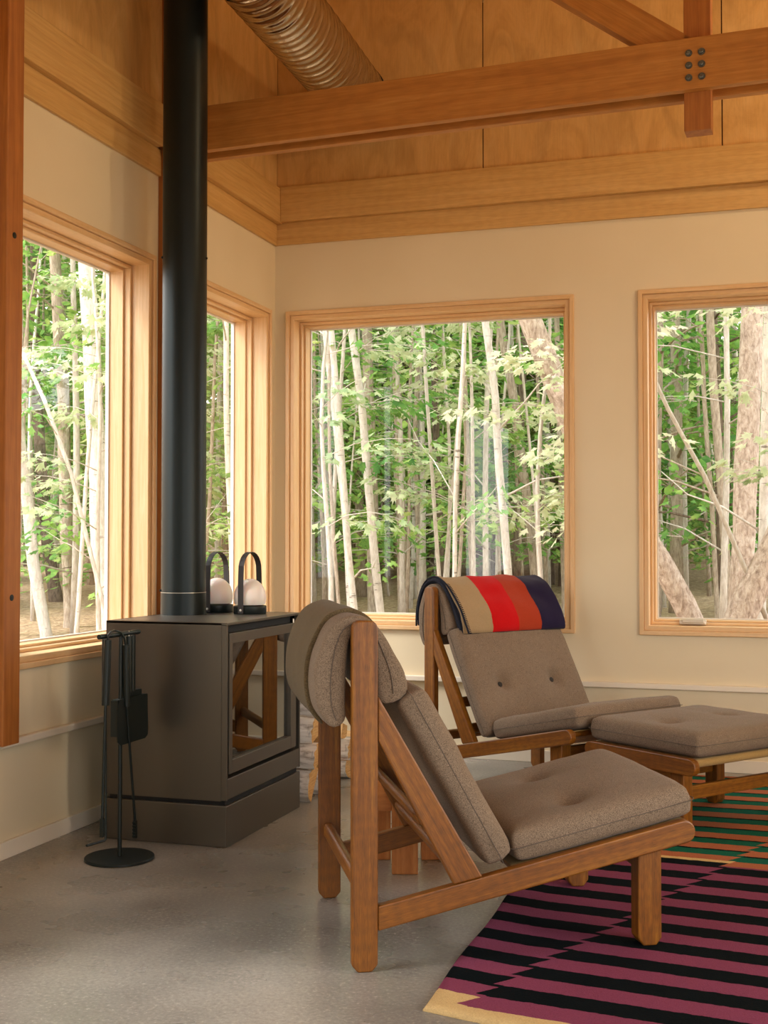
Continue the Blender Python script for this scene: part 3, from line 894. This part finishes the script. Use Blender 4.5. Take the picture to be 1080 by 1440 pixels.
for k in range(len(per)):
    k2 = (k+1) % len(per); f.append([per[k2], per[k], b0+k, b0+k2])
def rugmat():
    k = N('tufted_stripes')
    sp = k.n('ShaderNodeSeparateXYZ'); k.l(k.co.outputs['UV'], sp.inputs[0]); X, T = sp.outputs[0], sp.outputs[1]
    wob = k.math('MULTIPLY', k.math('SUBTRACT', k.noise(k.vec(), 55, 3), .5), .010)
    T = k.math('ADD', T, wob)
    ph0 = k.math('FRACT', k.math('DIVIDE', k.math('ADD', T, 3.205), .0835))
    xs = k.math('ADD', k.math('MULTIPLY', k.math('ADD', T, 3.25), .36), .10)
    xs = k.math('ADD', xs, k.math('MULTIPLY', k.math('SUBTRACT', ph0, .5), .03))
    st = k.math('GREATER_THAN', X, xs)
    Tp = k.math('ADD', T, k.math('MULTIPLY', st, .07))
    ph = k.math('FRACT', k.math('DIVIDE', k.math('ADD', Tp, 3.222), .167))
    n1 = k.noise(k.vec(), 260, 2, .7)
    dk = k.math('GREATER_THAN', ph, .5)
    a = k.mix(dk, '#7e3e56', '#0b1114')
    far = k.ramp(ph, [(0, '#a86444'), (.48, '#1a5e48'), (.90, '#081210')], 'CONSTANT')
    c = k.mix(k.math('GREATER_THAN', Tp, -1.705), a, far)
    cr = k.math('MULTIPLY', k.math('MULTIPLY', k.math('GREATER_THAN', Tp, -1.735), k.math('LESS_THAN', Tp, -1.705)), k.math('SUBTRACT', 1, st))
    c = k.mix(cr, c, '#cfae74')
    c = k.mix(k.math('LESS_THAN', Tp, -3.222), c, '#c8ab78')
    c = k.mix(.45, c, k.ramp(n1, [(.3, .5), (.65, 1.0)]), 'MULTIPLY')
    k.base(c); k.p(Roughness=1.0); k.b.inputs['Specular IOR Level'].default_value = .05
    k.bump(n1, .6, .004); return k.m
rug = mesh('striped_rug', v, f, rugmat(), smooth=True)
ul = rug.data.uv_layers.new(name='UVMap')
for lp in rug.data.loops: ul.data[lp.index].uv = uv[lp.vertex_index]
tag(rug, 'tufted rug with maroon, black, green and salmon stripes on the concrete floor', 'rug')
# ------------------------------------------------------------------ woodland
def gz(x, y):
    d = max(-x-.25, y-.25, x-W-.25, -D-.25-y)
    if d <= 0: return -.24
    return -.12 + .32*sm(d/4.5) + .022*max(0, d-5) + 5.5*sm((d-20)/16) + .05*noise.noise((x*.35, y*.35, 2))*min(1, d/4)
def litter():
    k = N('leaf_litter')
    n1 = k.noise(k.vec(), 2.2, 5, .6); n2 = k.noise(k.vec(), 17, 4, .7)
    c = k.ramp(n2, [(.32, '#866a50'), (.46, '#b8987a'), (.58, '#d8bc9c'), (.72, '#eadac4')])
    c = k.mix(.4, c, k.ramp(n1, [(.3, '#a08c6c'), (.7, '#ecd8b8')]), 'MULTIPLY'); k.base(c); k.p(Roughness=1); k.bump(n2, .8, .05); return k.m
v, f = [], []
gx = [-46+1.0*i for i in range(77)]; gy = [-20+1.0*i for i in range(68)]
for y in gy:
    for x in gx: v.append((x, y, gz(x, y)))
n = len(gx)
for j in range(len(gy)-1):
    for i in range(n-1): f.append([j*n+i, j*n+i+1, (j+1)*n+i+1, (j+1)*n+i])
struct(mesh('ground', v, f, litter(), smooth=True))

def bark(name, a, b, c, scale=(8, 8, 2), mark=None, rough=.9, bump=.4, bs=6):
    k = N(name); n1 = k.noise(k.vec(scale), bs, 5, .65, .4)
    col = k.ramp(n1, [(.3, a), (.5, b), (.7, c)])
    if mark:
        n2 = k.noise(k.vec((2.5, 2.5, 16)), 3, 3, .6)
        col = k.mix(.75, col, k.ramp(n2, [(.30, mark), (.36, '#ffffff')]), 'MULTIPLY')
    k.base(col); k.p(Roughness=rough); k.b.inputs['Specular IOR Level'].default_value = .1; k.bump(n1, bump, .02); return k.m
M['bark_birch'] = bark('bark_birch', '#b4aaa0', '#cfc7be', '#e0d9d2', (6, 6, 2), '#6a5e52')
M['bark_grey'] = bark('bark_grey', '#86776a', '#aa9a8a', '#c4b6a6')
M['bark_thin'] = bark('bark_thin', '#a89c90', '#c2b8ae', '#d6cec4')
M['bark_dark'] = bark('bark_dark', '#54483e', '#75665a', '#8d7d6f')
M['bark_pine'] = bark('bark_pine', '#8a766a', '#c0ac9e', '#dccec2', (5, 5, 2.2), None, .95, 1.0, 7)

def leafmat(name, stops, tr=.45):
    k = N(name); k.t.nodes.remove(k.b)
    oi = k.n('ShaderNodeObjectInfo')
    n1 = k.noise(k.vec(), .9, 3); n2 = k.noise(k.vec(), 11, 1)
    fac = k.math('ADD', k.math('MULTIPLY', n1, .55), k.math('ADD', k.math('MULTIPLY', n2, .45), k.math('MULTIPLY', k.math('SUBTRACT', oi.outputs['Random'], .5), .22)))
    c = k.ramp(fac, stops)
    df = k.n('ShaderNodeBsdfDiffuse'); tl = k.n('ShaderNodeBsdfTranslucent'); mx = k.n('ShaderNodeMixShader'); mx.inputs[0].default_value = tr
    k.l(c, df.inputs[0]); k.l(c, tl.inputs[0]); k.l(df.outputs[0], mx.inputs[1]); k.l(tl.outputs[0], mx.inputs[2]); k.l(mx.outputs[0], k.out.inputs[0]); return k.m
M['leaf'] = leafmat('leaf_green', [(.30, '#54864a'), (.45, '#7aa858'), (.56, '#a2c26c'), (.68, '#c8d48c'), (.80, '#e2deac')])
M['leaf_pale_lit'] = leafmat('leaf_pale_lit', [(.30, '#98b084'), (.44, '#c0cca0'), (.58, '#dcdfc0'), (.72, '#ebe6d2'), (.86, '#eccfae')])  # paler copy of the leaf green, bright daylight put into the colour
M['leaf_deep'] = leafmat('leaf_deep', [(.30, '#52884a'), (.46, '#7cb058'), (.60, '#a2c868'), (.75, '#c8da84')], .5)

LEAF = [(0, 0), (.16, -.10), (.42, -.36), (.44, -.17), (.74, -.22), (.66, -.08), (1.0, 0), (.66, .08), (.74, .22), (.44, .17), (.42, .36), (.16, .10)]
LEAF_S = [(0, 0), (.3, -.3), (.7, -.26), (1, 0), (.7, .26), (.3, .3)]
def leaf(v, f, p, yaw, droop, roll, s, shape):
    e = Matrix.Rotation(yaw, 3, 'Z') @ Matrix.Rotation(droop, 3, 'Y') @ Matrix.Rotation(roll, 3, 'X'); b = len(v)
    for a, c in shape: v.append(tuple(p + e @ Vector((a*s, c*s, -.10*s*abs(c)*2))))
    f.append([b+i for i in range(len(shape))])
def spray(v, f, rnd, p, d, L, nl, s, shape, spread=.32, flat=.12):
    yaw0 = math.atan2(d.y, d.x)
    for i in range(nl):
        t = rnd.uniform(.12, 1.05); side = rnd.uniform(-1, 1)
        off = Vector((-math.sin(yaw0), math.cos(yaw0), 0))*side*spread*L*(1.15-.5*t)
        q = p + d*L*t + off + Vector((0, 0, rnd.gauss(0, flat)*.5 - .10*abs(side)*L*.4))
        leaf(v, f, q, yaw0+side*1.0+rnd.gauss(0, .5), rnd.gauss(.42, .30), rnd.gauss(0, .35), s*rnd.uniform(.7, 1.2), shape)
def tree_meshes(seed, H, r, lean, nb, z0, nl, ls, bl, shape=LEAF, mat='leaf', bk='grey', flat=.12, wig=.10):
    """returns (trunk mesh, foliage mesh), base at the origin"""
    rnd = random.Random(seed); S = 12
    ph = rnd.uniform(0, 6.3)
    ctr = [Vector((lean[0]*(i/S)*H + wig*math.sin(ph+i*.8)*(i/S), lean[1]*(i/S)*H + wig*math.cos(ph*1.7+i*.7)*(i/S), H*i/S)) for i in range(S+1)]
    v, f = [], []; tubevf(ctr, [r*(1.25 if i == 0 else 1.0-.75*i/S) for i in range(S+1)], 9, v, f)
    lv, lf = [], []
    for b in range(nb):
        z = z0 + (H*.97-z0)*((b+rnd.random())/nb); k = min(S-1, int(z/H*S)); u = z/H*S-k
        p = ctr[k].lerp(ctr[k+1], u); a = rnd.uniform(0, 6.283)
        d = Vector((math.cos(a), math.sin(a), rnd.uniform(.0, .35))); L = bl*rnd.uniform(.6, 1.25)*(1.15-.55*z/H)
        rb = r*.26*(1.1-.7*z/H)
        pts = [p, p+d*L*.35+Vector((0, 0, .06*L)), p+d*L*.7+Vector((0, 0, .05*L)), p+d*L]
        tubevf(pts, [rb, rb*.8, rb*.55, rb*.25], 5, v, f)
        spray(lv, lf, rnd, p+d*L*.15, d, L*.95, nl, ls, shape, flat=flat)
        for q in range(2):
            d2 = (d+Vector((-d.y, d.x, 0))*rnd.choice((-1, 1))*rnd.uniform(.5, .9)); d2.z *= .5; p2 = p+d*L*rnd.uniform(.3, .6)
            tubevf([p2, p2+d2*L*.45], [rb*.5, rb*.2], 4, v, f); spray(lv, lf, rnd, p2, d2, L*.5, nl//2, ls, shape, flat=flat)
    t = bpy.data.meshes.new('trunk'); t.from_pydata([tuple(q) for q in v], [], f); t.materials.append(M['bark_'+bk])
    for q in t.polygons: q.use_smooth = True
    l = bpy.data.meshes.new('foliage'); l.from_pydata(lv, [], lf); l.materials.append(M[mat])
    return t, l
def put_tree(name, label, ms, x, y, rz, s=1, group=None, dz=0):
    t = thing(name, label, 'tree', (x, y, gz(x, y)-.03+dz), rz, group); t.scale = (s, s, s)
    link('trunk', ms[0], None, t)
    if ms[1]: link('foliage', ms[1], None, t)
    return t

# the trunks one can tell apart: measured centre lines, root to crown
HERO = [
('pale thick trunk leaning slightly, nearest the right jamb of the left wall window', 'birch', 0.082, [(-3.0, 3.04, 3.49), (-2.98, 3.07, 2.59), (-2.93, 3.11, 1.61), (-2.87, 3.16, 0.52)]),
('grey brown trunk standing upright in the left wall window', 'grey', 0.072, [(-4.67, 5.12, 4.22), (-4.59, 5.18, 2.64), (-4.56, 5.23, 1.28), (-4.53, 5.27, 0.29)]),
('white slanting trunk at the lower left of the left wall window', 'birch', 0.054, [(-3.89, 3.31, 2.4), (-3.82, 3.36, 1.64), (-3.74, 3.4, 0.93), (-3.64, 3.45, 0.31)]),
('thin bare white branchy sapling crossing the left wall window', 'thin', 0.016, [(-2.73, 1.58, 2.63), (-2.52, 1.65, 2.16), (-2.34, 1.73, 1.62), (-2.14, 1.81, 0.76)]),
('dark trunk leaning behind the pale ones in the left wall window', 'dark', 0.084, [(-7.16, 8.5, 5.18), (-7.14, 8.56, 3.11), (-7.06, 8.63, 1.53), (-6.9, 8.72, 0.15)]),
('pale trunk seen in the narrow window strip beside the stove pipe', 'birch', 0.026, [(-1.67, 2.94, 3.21), (-1.67, 2.97, 2.28), (-1.65, 3.0, 1.47), (-1.63, 3.03, 0.54)]),
('twin white trunk furthest left in the corner window, outer stem', 'birch', 0.032, [(-0.91, 3.19, 2.98), (-0.84, 3.23, 2.28), (-0.77, 3.28, 1.47), (-0.7, 3.33, 0.31)]),
('twin white trunk furthest left in the corner window, inner stem', 'birch', 0.028, [(-0.69, 2.74, 2.88), (-0.62, 2.79, 2.0), (-0.58, 2.82, 1.23), (-0.51, 2.87, 0.35)]),
('white curving birch stem third from the left in the corner window', 'birch', 0.035, [(-0.7, 3.26, 2.98), (-0.62, 3.3, 2.28), (-0.55, 3.35, 1.36), (-0.47, 3.4, 0.28)]),
('wide grey trunk behind the white stems on the left of the corner window', 'grey', 0.069, [(-1.84, 7.07, 3.81), (-1.8, 7.12, 2.43), (-1.78, 7.16, 1.13), (-1.76, 7.2, -0.08)]),
('tan trunk left of the middle of the corner window', 'grey', 0.057, [(-1.53, 7.17, 3.81), (-1.49, 7.22, 2.43), (-1.47, 7.26, 1.13), (-1.46, 7.29, -0.0)]),
('thin grey stem just left of the centre of the corner window', 'grey', 0.032, [(-1.25, 7.26, 3.81), (-1.31, 7.28, 2.43), (-1.29, 7.32, 1.13), (-1.27, 7.36, -0.0)]),
('slender pale stem leaning left at the centre of the corner window', 'thin', 0.017, [(-0.13, 3.44, 2.8), (-0.08, 3.49, 1.82), (-0.04, 3.52, 1.01), (-0.0, 3.55, 0.31)]),
('forked thin white stem right of the centre of the corner window', 'birch', 0.018, [(0.44, 2.57, 2.84), (0.4, 2.58, 2.16), (0.35, 2.58, 1.43), (0.34, 2.61, 0.39)]),
('thin pale stem rising straight behind the rolled blanket', 'grey', 0.031, [(-0.32, 5.46, 3.42), (-0.28, 5.51, 2.24), (-0.25, 5.55, 1.27), (-0.21, 5.59, 0.15)]),
('white birch stem bending right in the corner window, above the blanket', 'birch', 0.033, [(0.45, 3.1, 2.94), (0.53, 3.14, 2.22), (0.58, 3.18, 1.45), (0.65, 3.23, 0.35)]),
('grey trunk leaning right in the corner window, right of the white birch', 'grey', 0.053, [(-0.19, 6.55, 3.62), (-0.04, 6.62, 2.64), (0.08, 6.69, 1.66), (0.23, 6.78, 0.08)]),
('wide rough barked trunk slanting across the top right of the corner window', 'pine', 0.089, [(0.74, 2.66, 3.1), (0.92, 2.73, 2.63), (1.1, 2.8, 2.16), (1.54, 2.97, 0.91)]),
('thin straight stem at the right edge of the corner window', 'grey', 0.034, [(0.4, 6.74, 3.62), (0.43, 6.78, 2.34), (0.45, 6.82, 1.28), (0.47, 6.86, 0.08)]),
('grey stem upright near the middle of the right hand window', 'grey', 0.041, [(2.04, 5.16, 3.42), (2.08, 5.2, 2.4), (2.14, 5.25, 1.51), (2.21, 5.3, 0.23)]),
('thin grey stem on the left of the right hand window', 'grey', 0.024, [(1.91, 6.17, 3.63), (1.94, 6.21, 2.52), (2.01, 6.26, 1.41), (2.06, 6.3, 0.15)]),
('tall rough scaly barked trunk at the right of the right hand window', 'pine', 0.089, [(2.46, 3.21, 3.0), (2.41, 3.21, 2.16), (2.37, 3.22, 1.43), (2.33, 3.24, 0.39)]),
('white stem at the far right edge of the right hand window', 'birch', 0.032, [(2.55, 2.72, 2.89), (2.54, 2.73, 2.11), (2.52, 2.75, 1.42), (2.49, 2.76, 0.43)]),
('bare pale dead branch slanting down the right hand window', 'thin', 0.019, [(1.78, 1.96, 2.32), (1.93, 2.02, 1.98), (2.15, 2.1, 1.54), (2.32, 2.17, 1.12)]),
('massive scaly trunk leaning in at the lower right of the right hand window', 'pine', 0.107, [(2.76, 2.3, 1.44), (2.56, 2.25, 1.03), (2.4, 2.2, 0.7), (2.23, 2.16, 0.33)]),
('massive bark covered log slanting at the lower left of the right hand window', 'pine', 0.084, [(1.69, 2.49, 1.22), (1.83, 2.54, 0.97), (1.98, 2.6, 0.68), (2.16, 2.66, 0.28)]),
]
def hero(i, label, kind, r, pts):
    rnd = random.Random(100+i); pts = [Vector(p) for p in pts][::-1]
    d = pts[0]-pts[1]
    if d.z > -.05: d = Vector((0, 0, -1))
    base = pts[0].copy(); k = 0
    fallen = label.startswith('massive')
    while base.z > gz(base.x, base.y)-.05 and k < 200: base += d.normalized()*.05; k += 1
    top = pts[-1]; u = (pts[-1]-pts[-2]).normalized()
    ext = 0 if kind == 'thin' and 'dead' in label else (1.2 if fallen else (8.2-top.z)/max(.3, u.z))
    path = [base] + [p for p in pts if p.z > base.z+.08]
    ext = min(max(ext, 0), 6.5)
    if ext > .2:
        for q in (.33, .66, 1): path.append(top + u*ext*q + Vector((rnd.gauss(0, .05), rnd.gauss(0, .05), 0))*q*(0 if fallen else 2.5))
    # resample with a gentle wander
    fine = []
    for a, b in zip(path, path[1:]):
        m = max(2, int((b-a).length/.22))
        for j in range(m): fine.append(a.lerp(b, j/m))
    fine.append(path[-1]); n = len(fine)
    sc = .55 if kind in ('birch', 'thin') else .3
    fine = [p + Vector((noise.noise((p.z*1.3, i*3.3, 0)), noise.noise((p.z*1.3, i*5.1, 7)), 0))*min(r, .06)*sc for p in fine]
    o = Vector((base.x, base.y, base.z))
    t = thing('dead_branch' if 'dead' in label else 'fallen_trunk' if fallen else 'tree', label, 'tree', o)
    ns = 20 if kind == 'pine' else 12
    v, f = [], []
    rr = [r*(1.18 if j < 2 else 1.04-.45*j/n)*(1+.05*noise.noise((j*.8, i, 3))) for j in range(n)]
    tubevf([p-o for p in fine], rr, ns, v, f)
    if kind == 'pine':
        v = [tuple(Vector(p)*1) for p in v]
        v = [(a+.02*noise.noise((a*14, b*14, c*9)), b+.02*noise.noise((b*14, c*9, a*14)), c) for a, b, c in v]
    # branches in the same body
    lv, lf = [], []
    nb = {'birch': 4, 'grey': 5, 'thin': 6, 'dark': 4, 'pine': 3}[kind]
    if fallen or 'dead' in label: nb = 2
    for b in range(nb):
        j = rnd.randint(int(n*.12), n-2); p = fine[j]-o; a = rnd.uniform(0, 6.283)
        dd = Vector((math.cos(a), math.sin(a), rnd.uniform(.15, .7))); L = rnd.uniform(.4, 1.1)
        rb = min(.014, r*.3)
        q1 = p+dd*L*.4+Vector((0, 0, .05)); q2 = p+dd*L*.75+Vector((rnd.gauss(0, .05), rnd.gauss(0, .05), .02)); q3 = p+dd*L+Vector((0, 0, .1))
        tubevf([p, q1, q2, q3], [rb, rb*.8, rb*.55, rb*.3], 5, v, f)
        if kind not in ('pine',) and not fallen and 'dead' not in label: spray(lv, lf, rnd, p+dd*L*.4, dd, L*.8, 16, .10, LEAF)
    if ext > .5 and not fallen:
        for b in range(9):
            p = fine[n-1-rnd.randint(0, int(n*.3))]-o; a = rnd.uniform(0, 6.283); dd = Vector((math.cos(a), math.sin(a), .2))
            spray(lv, lf, rnd, p, dd, 1.3, 24, .13, LEAF)
    mesh('trunk', v, f, M['bark_'+kind], t, smooth=True)
    if lv: mesh('foliage', lv, lf, M['leaf'], t)
for i, (lab, kind, r, pts) in enumerate(HERO): hero(i, lab, kind, r, pts)

# maple saplings close to the glass, each with its own place
sap = [tree_meshes(40+i, 4.2+.3*i, .022, (.02*(i-1), .01), 17, 1.0+.1*i, 20, .105, .85, LEAF, 'leaf_pale_lit', 'thin', .06) for i in range(3)]
SAP = [(-2.25, 2.0, 0, 'pale leaved maple sapling beyond the left wall window'),
       (-2.9, 4.2, 1, 'pale leaved maple sapling deeper in the wood beyond the left wall window'),
       (-.62, 2.6, 2, 'pale leaved maple sapling at the left side of the middle window'),
       (.25, 3.6, 0, 'pale leaved maple sapling just left of centre in the middle window'),
       (.95, 2.9, 1, 'pale leaved maple sapling right of centre in the middle window'),
       (1.35, 2.1, 2, 'pale leaved maple sapling nearest the right jamb of the middle window'),
       (-.3, 4.8, 1, 'pale leaved maple sapling standing back in the middle window'),
       (2.62, 2.2, 0, 'pale leaved maple sapling in front of the scaly trunk in the right window')]
for i, (x, y, k, lab) in enumerate(SAP): put_tree('maple_sapling', lab, sap[k], x, y, i*1.9, 1)

# the wood behind: nothing in the photo tells these stems apart
rnd = random.Random(21)
bgA = [tree_meshes(60+i, 8.5+i*.5, .035+.009*i, (rnd.uniform(-.05, .05), rnd.uniform(-.05, .05)), 28, .5, 22, .135, 1.15, LEAF_S, ('leaf', 'leaf_deep', 'leaf')[i % 3], ('grey', 'thin', 'dark', 'birch')[i % 4], .16) for i in range(5)]
bgB = [tree_meshes(80+i, 11+i, .06+.015*i, (rnd.uniform(-.04, .04), rnd.uniform(-.04, .04)), 40, .8, 40, .24, 1.7, LEAF_S, ('leaf_deep', 'leaf')[i % 2], ('dark', 'grey')[i % 2], .25) for i in range(3)]
leafy = [tree_meshes(110+i, 6+i, .02+.004*i, (.03*(i-1), .02), 22, .6, 20, .12, 1.0, LEAF, 'leaf', ('thin', 'grey', 'thin')[i], .08) for i in range(3)]
bare = [tree_meshes(90+i, 7.5, .013+.006*i, (rnd.uniform(-.09, .09), rnd.uniform(-.05, .05)), 7, 2.5, 10, .11, .8, LEAF_S, 'leaf', ('thin', 'grey', 'birch')[i], .1, .16) for i in range(3)]
def cone(d0, d1, a0=-42, a1=9):
    a = R_(rnd.uniform(a0, a1)); d = math.sqrt(rnd.uniform(d0*d0, d1*d1)); return CAMP.x+math.sin(a)*d, CAMP.y+math.cos(a)*d
def clear(x, y, m): return x < -m or y > m
cnt = 0
for kind, num, d0, d1 in ((leafy, 16, 9.5, 14), (bare, 60, 9.5, 19), (bgA, 74, 12.5, 22), (bgB, 62, 20, 33)):
    while num:
        x, y = cone(d0, d1)
        if not clear(x, y, 2.2): continue
        num -= 1
        if kind is bare: put_tree('woodland_sapling', 'bare slim sapling stem among many in the wood outside', rnd.choice(kind), x, y, rnd.uniform(0, 6.28), rnd.uniform(.8, 1.15), 'bare sapling stems outside')
        elif kind is leafy: put_tree('woodland_sapling', 'slim leafy maple sapling among many in the wood outside', rnd.choice(kind), x, y, rnd.uniform(0, 6.28), rnd.uniform(.85, 1.15), 'leafy maple saplings outside')
        elif kind is bgA: put_tree('woodland_tree', 'slender leafy tree among many in the wood outside', rnd.choice(kind), x, y, rnd.uniform(0, 6.28), rnd.uniform(.85, 1.15), 'slender leafy trees outside')
        else: put_tree('woodland_tree', 'dense green tree far back in the wood outside', rnd.choice(kind), x, y, rnd.uniform(0, 6.28), rnd.uniform(.9, 1.2), 'dense green trees far back')
# ------------------------------------------------------------------ light
wd = bpy.data.worlds.new('sky'); SC.world = wd; wd.use_nodes = True
nt = wd.node_tree; bg = nt.nodes['Background']
tc = nt.nodes.new('ShaderNodeTexCoord'); sp = nt.nodes.new('ShaderNodeSeparateXYZ'); rp = nt.nodes.new('ShaderNodeValToRGB')
nt.links.new(tc.outputs['Generated'], sp.inputs[0]); nt.links.new(sp.outputs[2], rp.inputs[0])
rp.color_ramp.elements[0].position = 0; rp.color_ramp.elements[0].color = (1.0, .97, .93, 1)
rp.color_ramp.elements[1].position = .8; rp.color_ramp.elements[1].color = (.86, .93, 1.0, 1)
nt.links.new(rp.outputs[0], bg.inputs[0]); bg.inputs[1].default_value = 2.7
sd_ = bpy.data.lights.new('sun', 'SUN'); sd_.energy = 1.9; sd_.angle = R_(18); sd_.color = (1, .95, .90)
so = bpy.data.objects.new('sun', sd_); COL.objects.link(so); so.rotation_euler = Vector((.70, .60, -.95)).to_track_quat('-Z', 'Y').to_euler()
def area(name, loc, target, sx, sy, power, col):
    l = bpy.data.lights.new(name, 'AREA'); l.shape = 'RECTANGLE'; l.size = sx; l.size_y = sy; l.energy = power; l.color = col
    o = bpy.data.objects.new(name, l); COL.objects.link(o); o.location = loc
    o.rotation_euler = (Vector(target)-Vector(loc)).to_track_quat('-Z', 'Y').to_euler(); return o
# daylight through the glazing behind the camera and to its right
def portal(name, loc, target, sx, sy):
    o = area(name, loc, target, sx, sy, 1, (1, 1, 1)); o.data.cycles.is_portal = True
portal('daylight_front_glazing', (3.585, -D+.02, 1.575), (3.585, 0, 1.575), 1.67, 1.85)
portal('daylight_right_glazing', (W-.02, -5.05, 1.475), (0, -5.05, 1.475), 4.3, 1.95)
portal('daylight_left_window', (.02, -5.4, 1.5), (4, -5.4, 1.5), 2.8, 1.7)
for w_, ax_ in ((w1, 0), (w2, 0), (w3, 1), (w4, 1)):
    c_ = (w_[0]+w_[1])/2; q_ = w_[1]-w_[0]-.15
    if ax_: portal('daylight_back_window', (c_, .30, 1.5), (c_, -2, 1.5), q_, 1.55)
    else: portal('daylight_left_window', (-.30, c_, 1.5), (2, c_, 1.5), q_, 1.55)
# warm ceiling lamp in the gable
l = bpy.data.lights.new('ceiling_lamp', 'POINT'); l.energy = 30; l.color = (1, .80, .52); l.shadow_soft_size = .12
o = bpy.data.objects.new('ceiling_lamp', l); COL.objects.link(o); o.location = (3.9, -1.3, 3.75)

l = bpy.data.lights.new('low_fill_light', 'POINT'); l.energy = 22; l.color = (1, .84, .62); l.shadow_soft_size = .14  # added unseen fill light, set low to brighten the beam undersides
o = bpy.data.objects.new('low_fill_light', l); COL.objects.link(o); o.location = (4.2, -2.9, 1.05)
vs = SC.view_settings; SC.display_settings.display_device = 'sRGB'
vs.view_transform = 'Standard'; vs.look = 'None'; vs.gamma = 1; vs.exposure = .92; vs.use_curve_mapping = False
SC.cycles.use_denoising = True
SC.cycles.max_bounces = 10; SC.cycles.diffuse_bounces = 5; SC.cycles.glossy_bounces = 4; SC.cycles.transparent_max_bounces = 12; SC.cycles.transmission_bounces = 4
SC.cycles.sample_clamp_indirect = 6
SC.cycles.caustics_reflective = False; SC.cycles.caustics_refractive = False
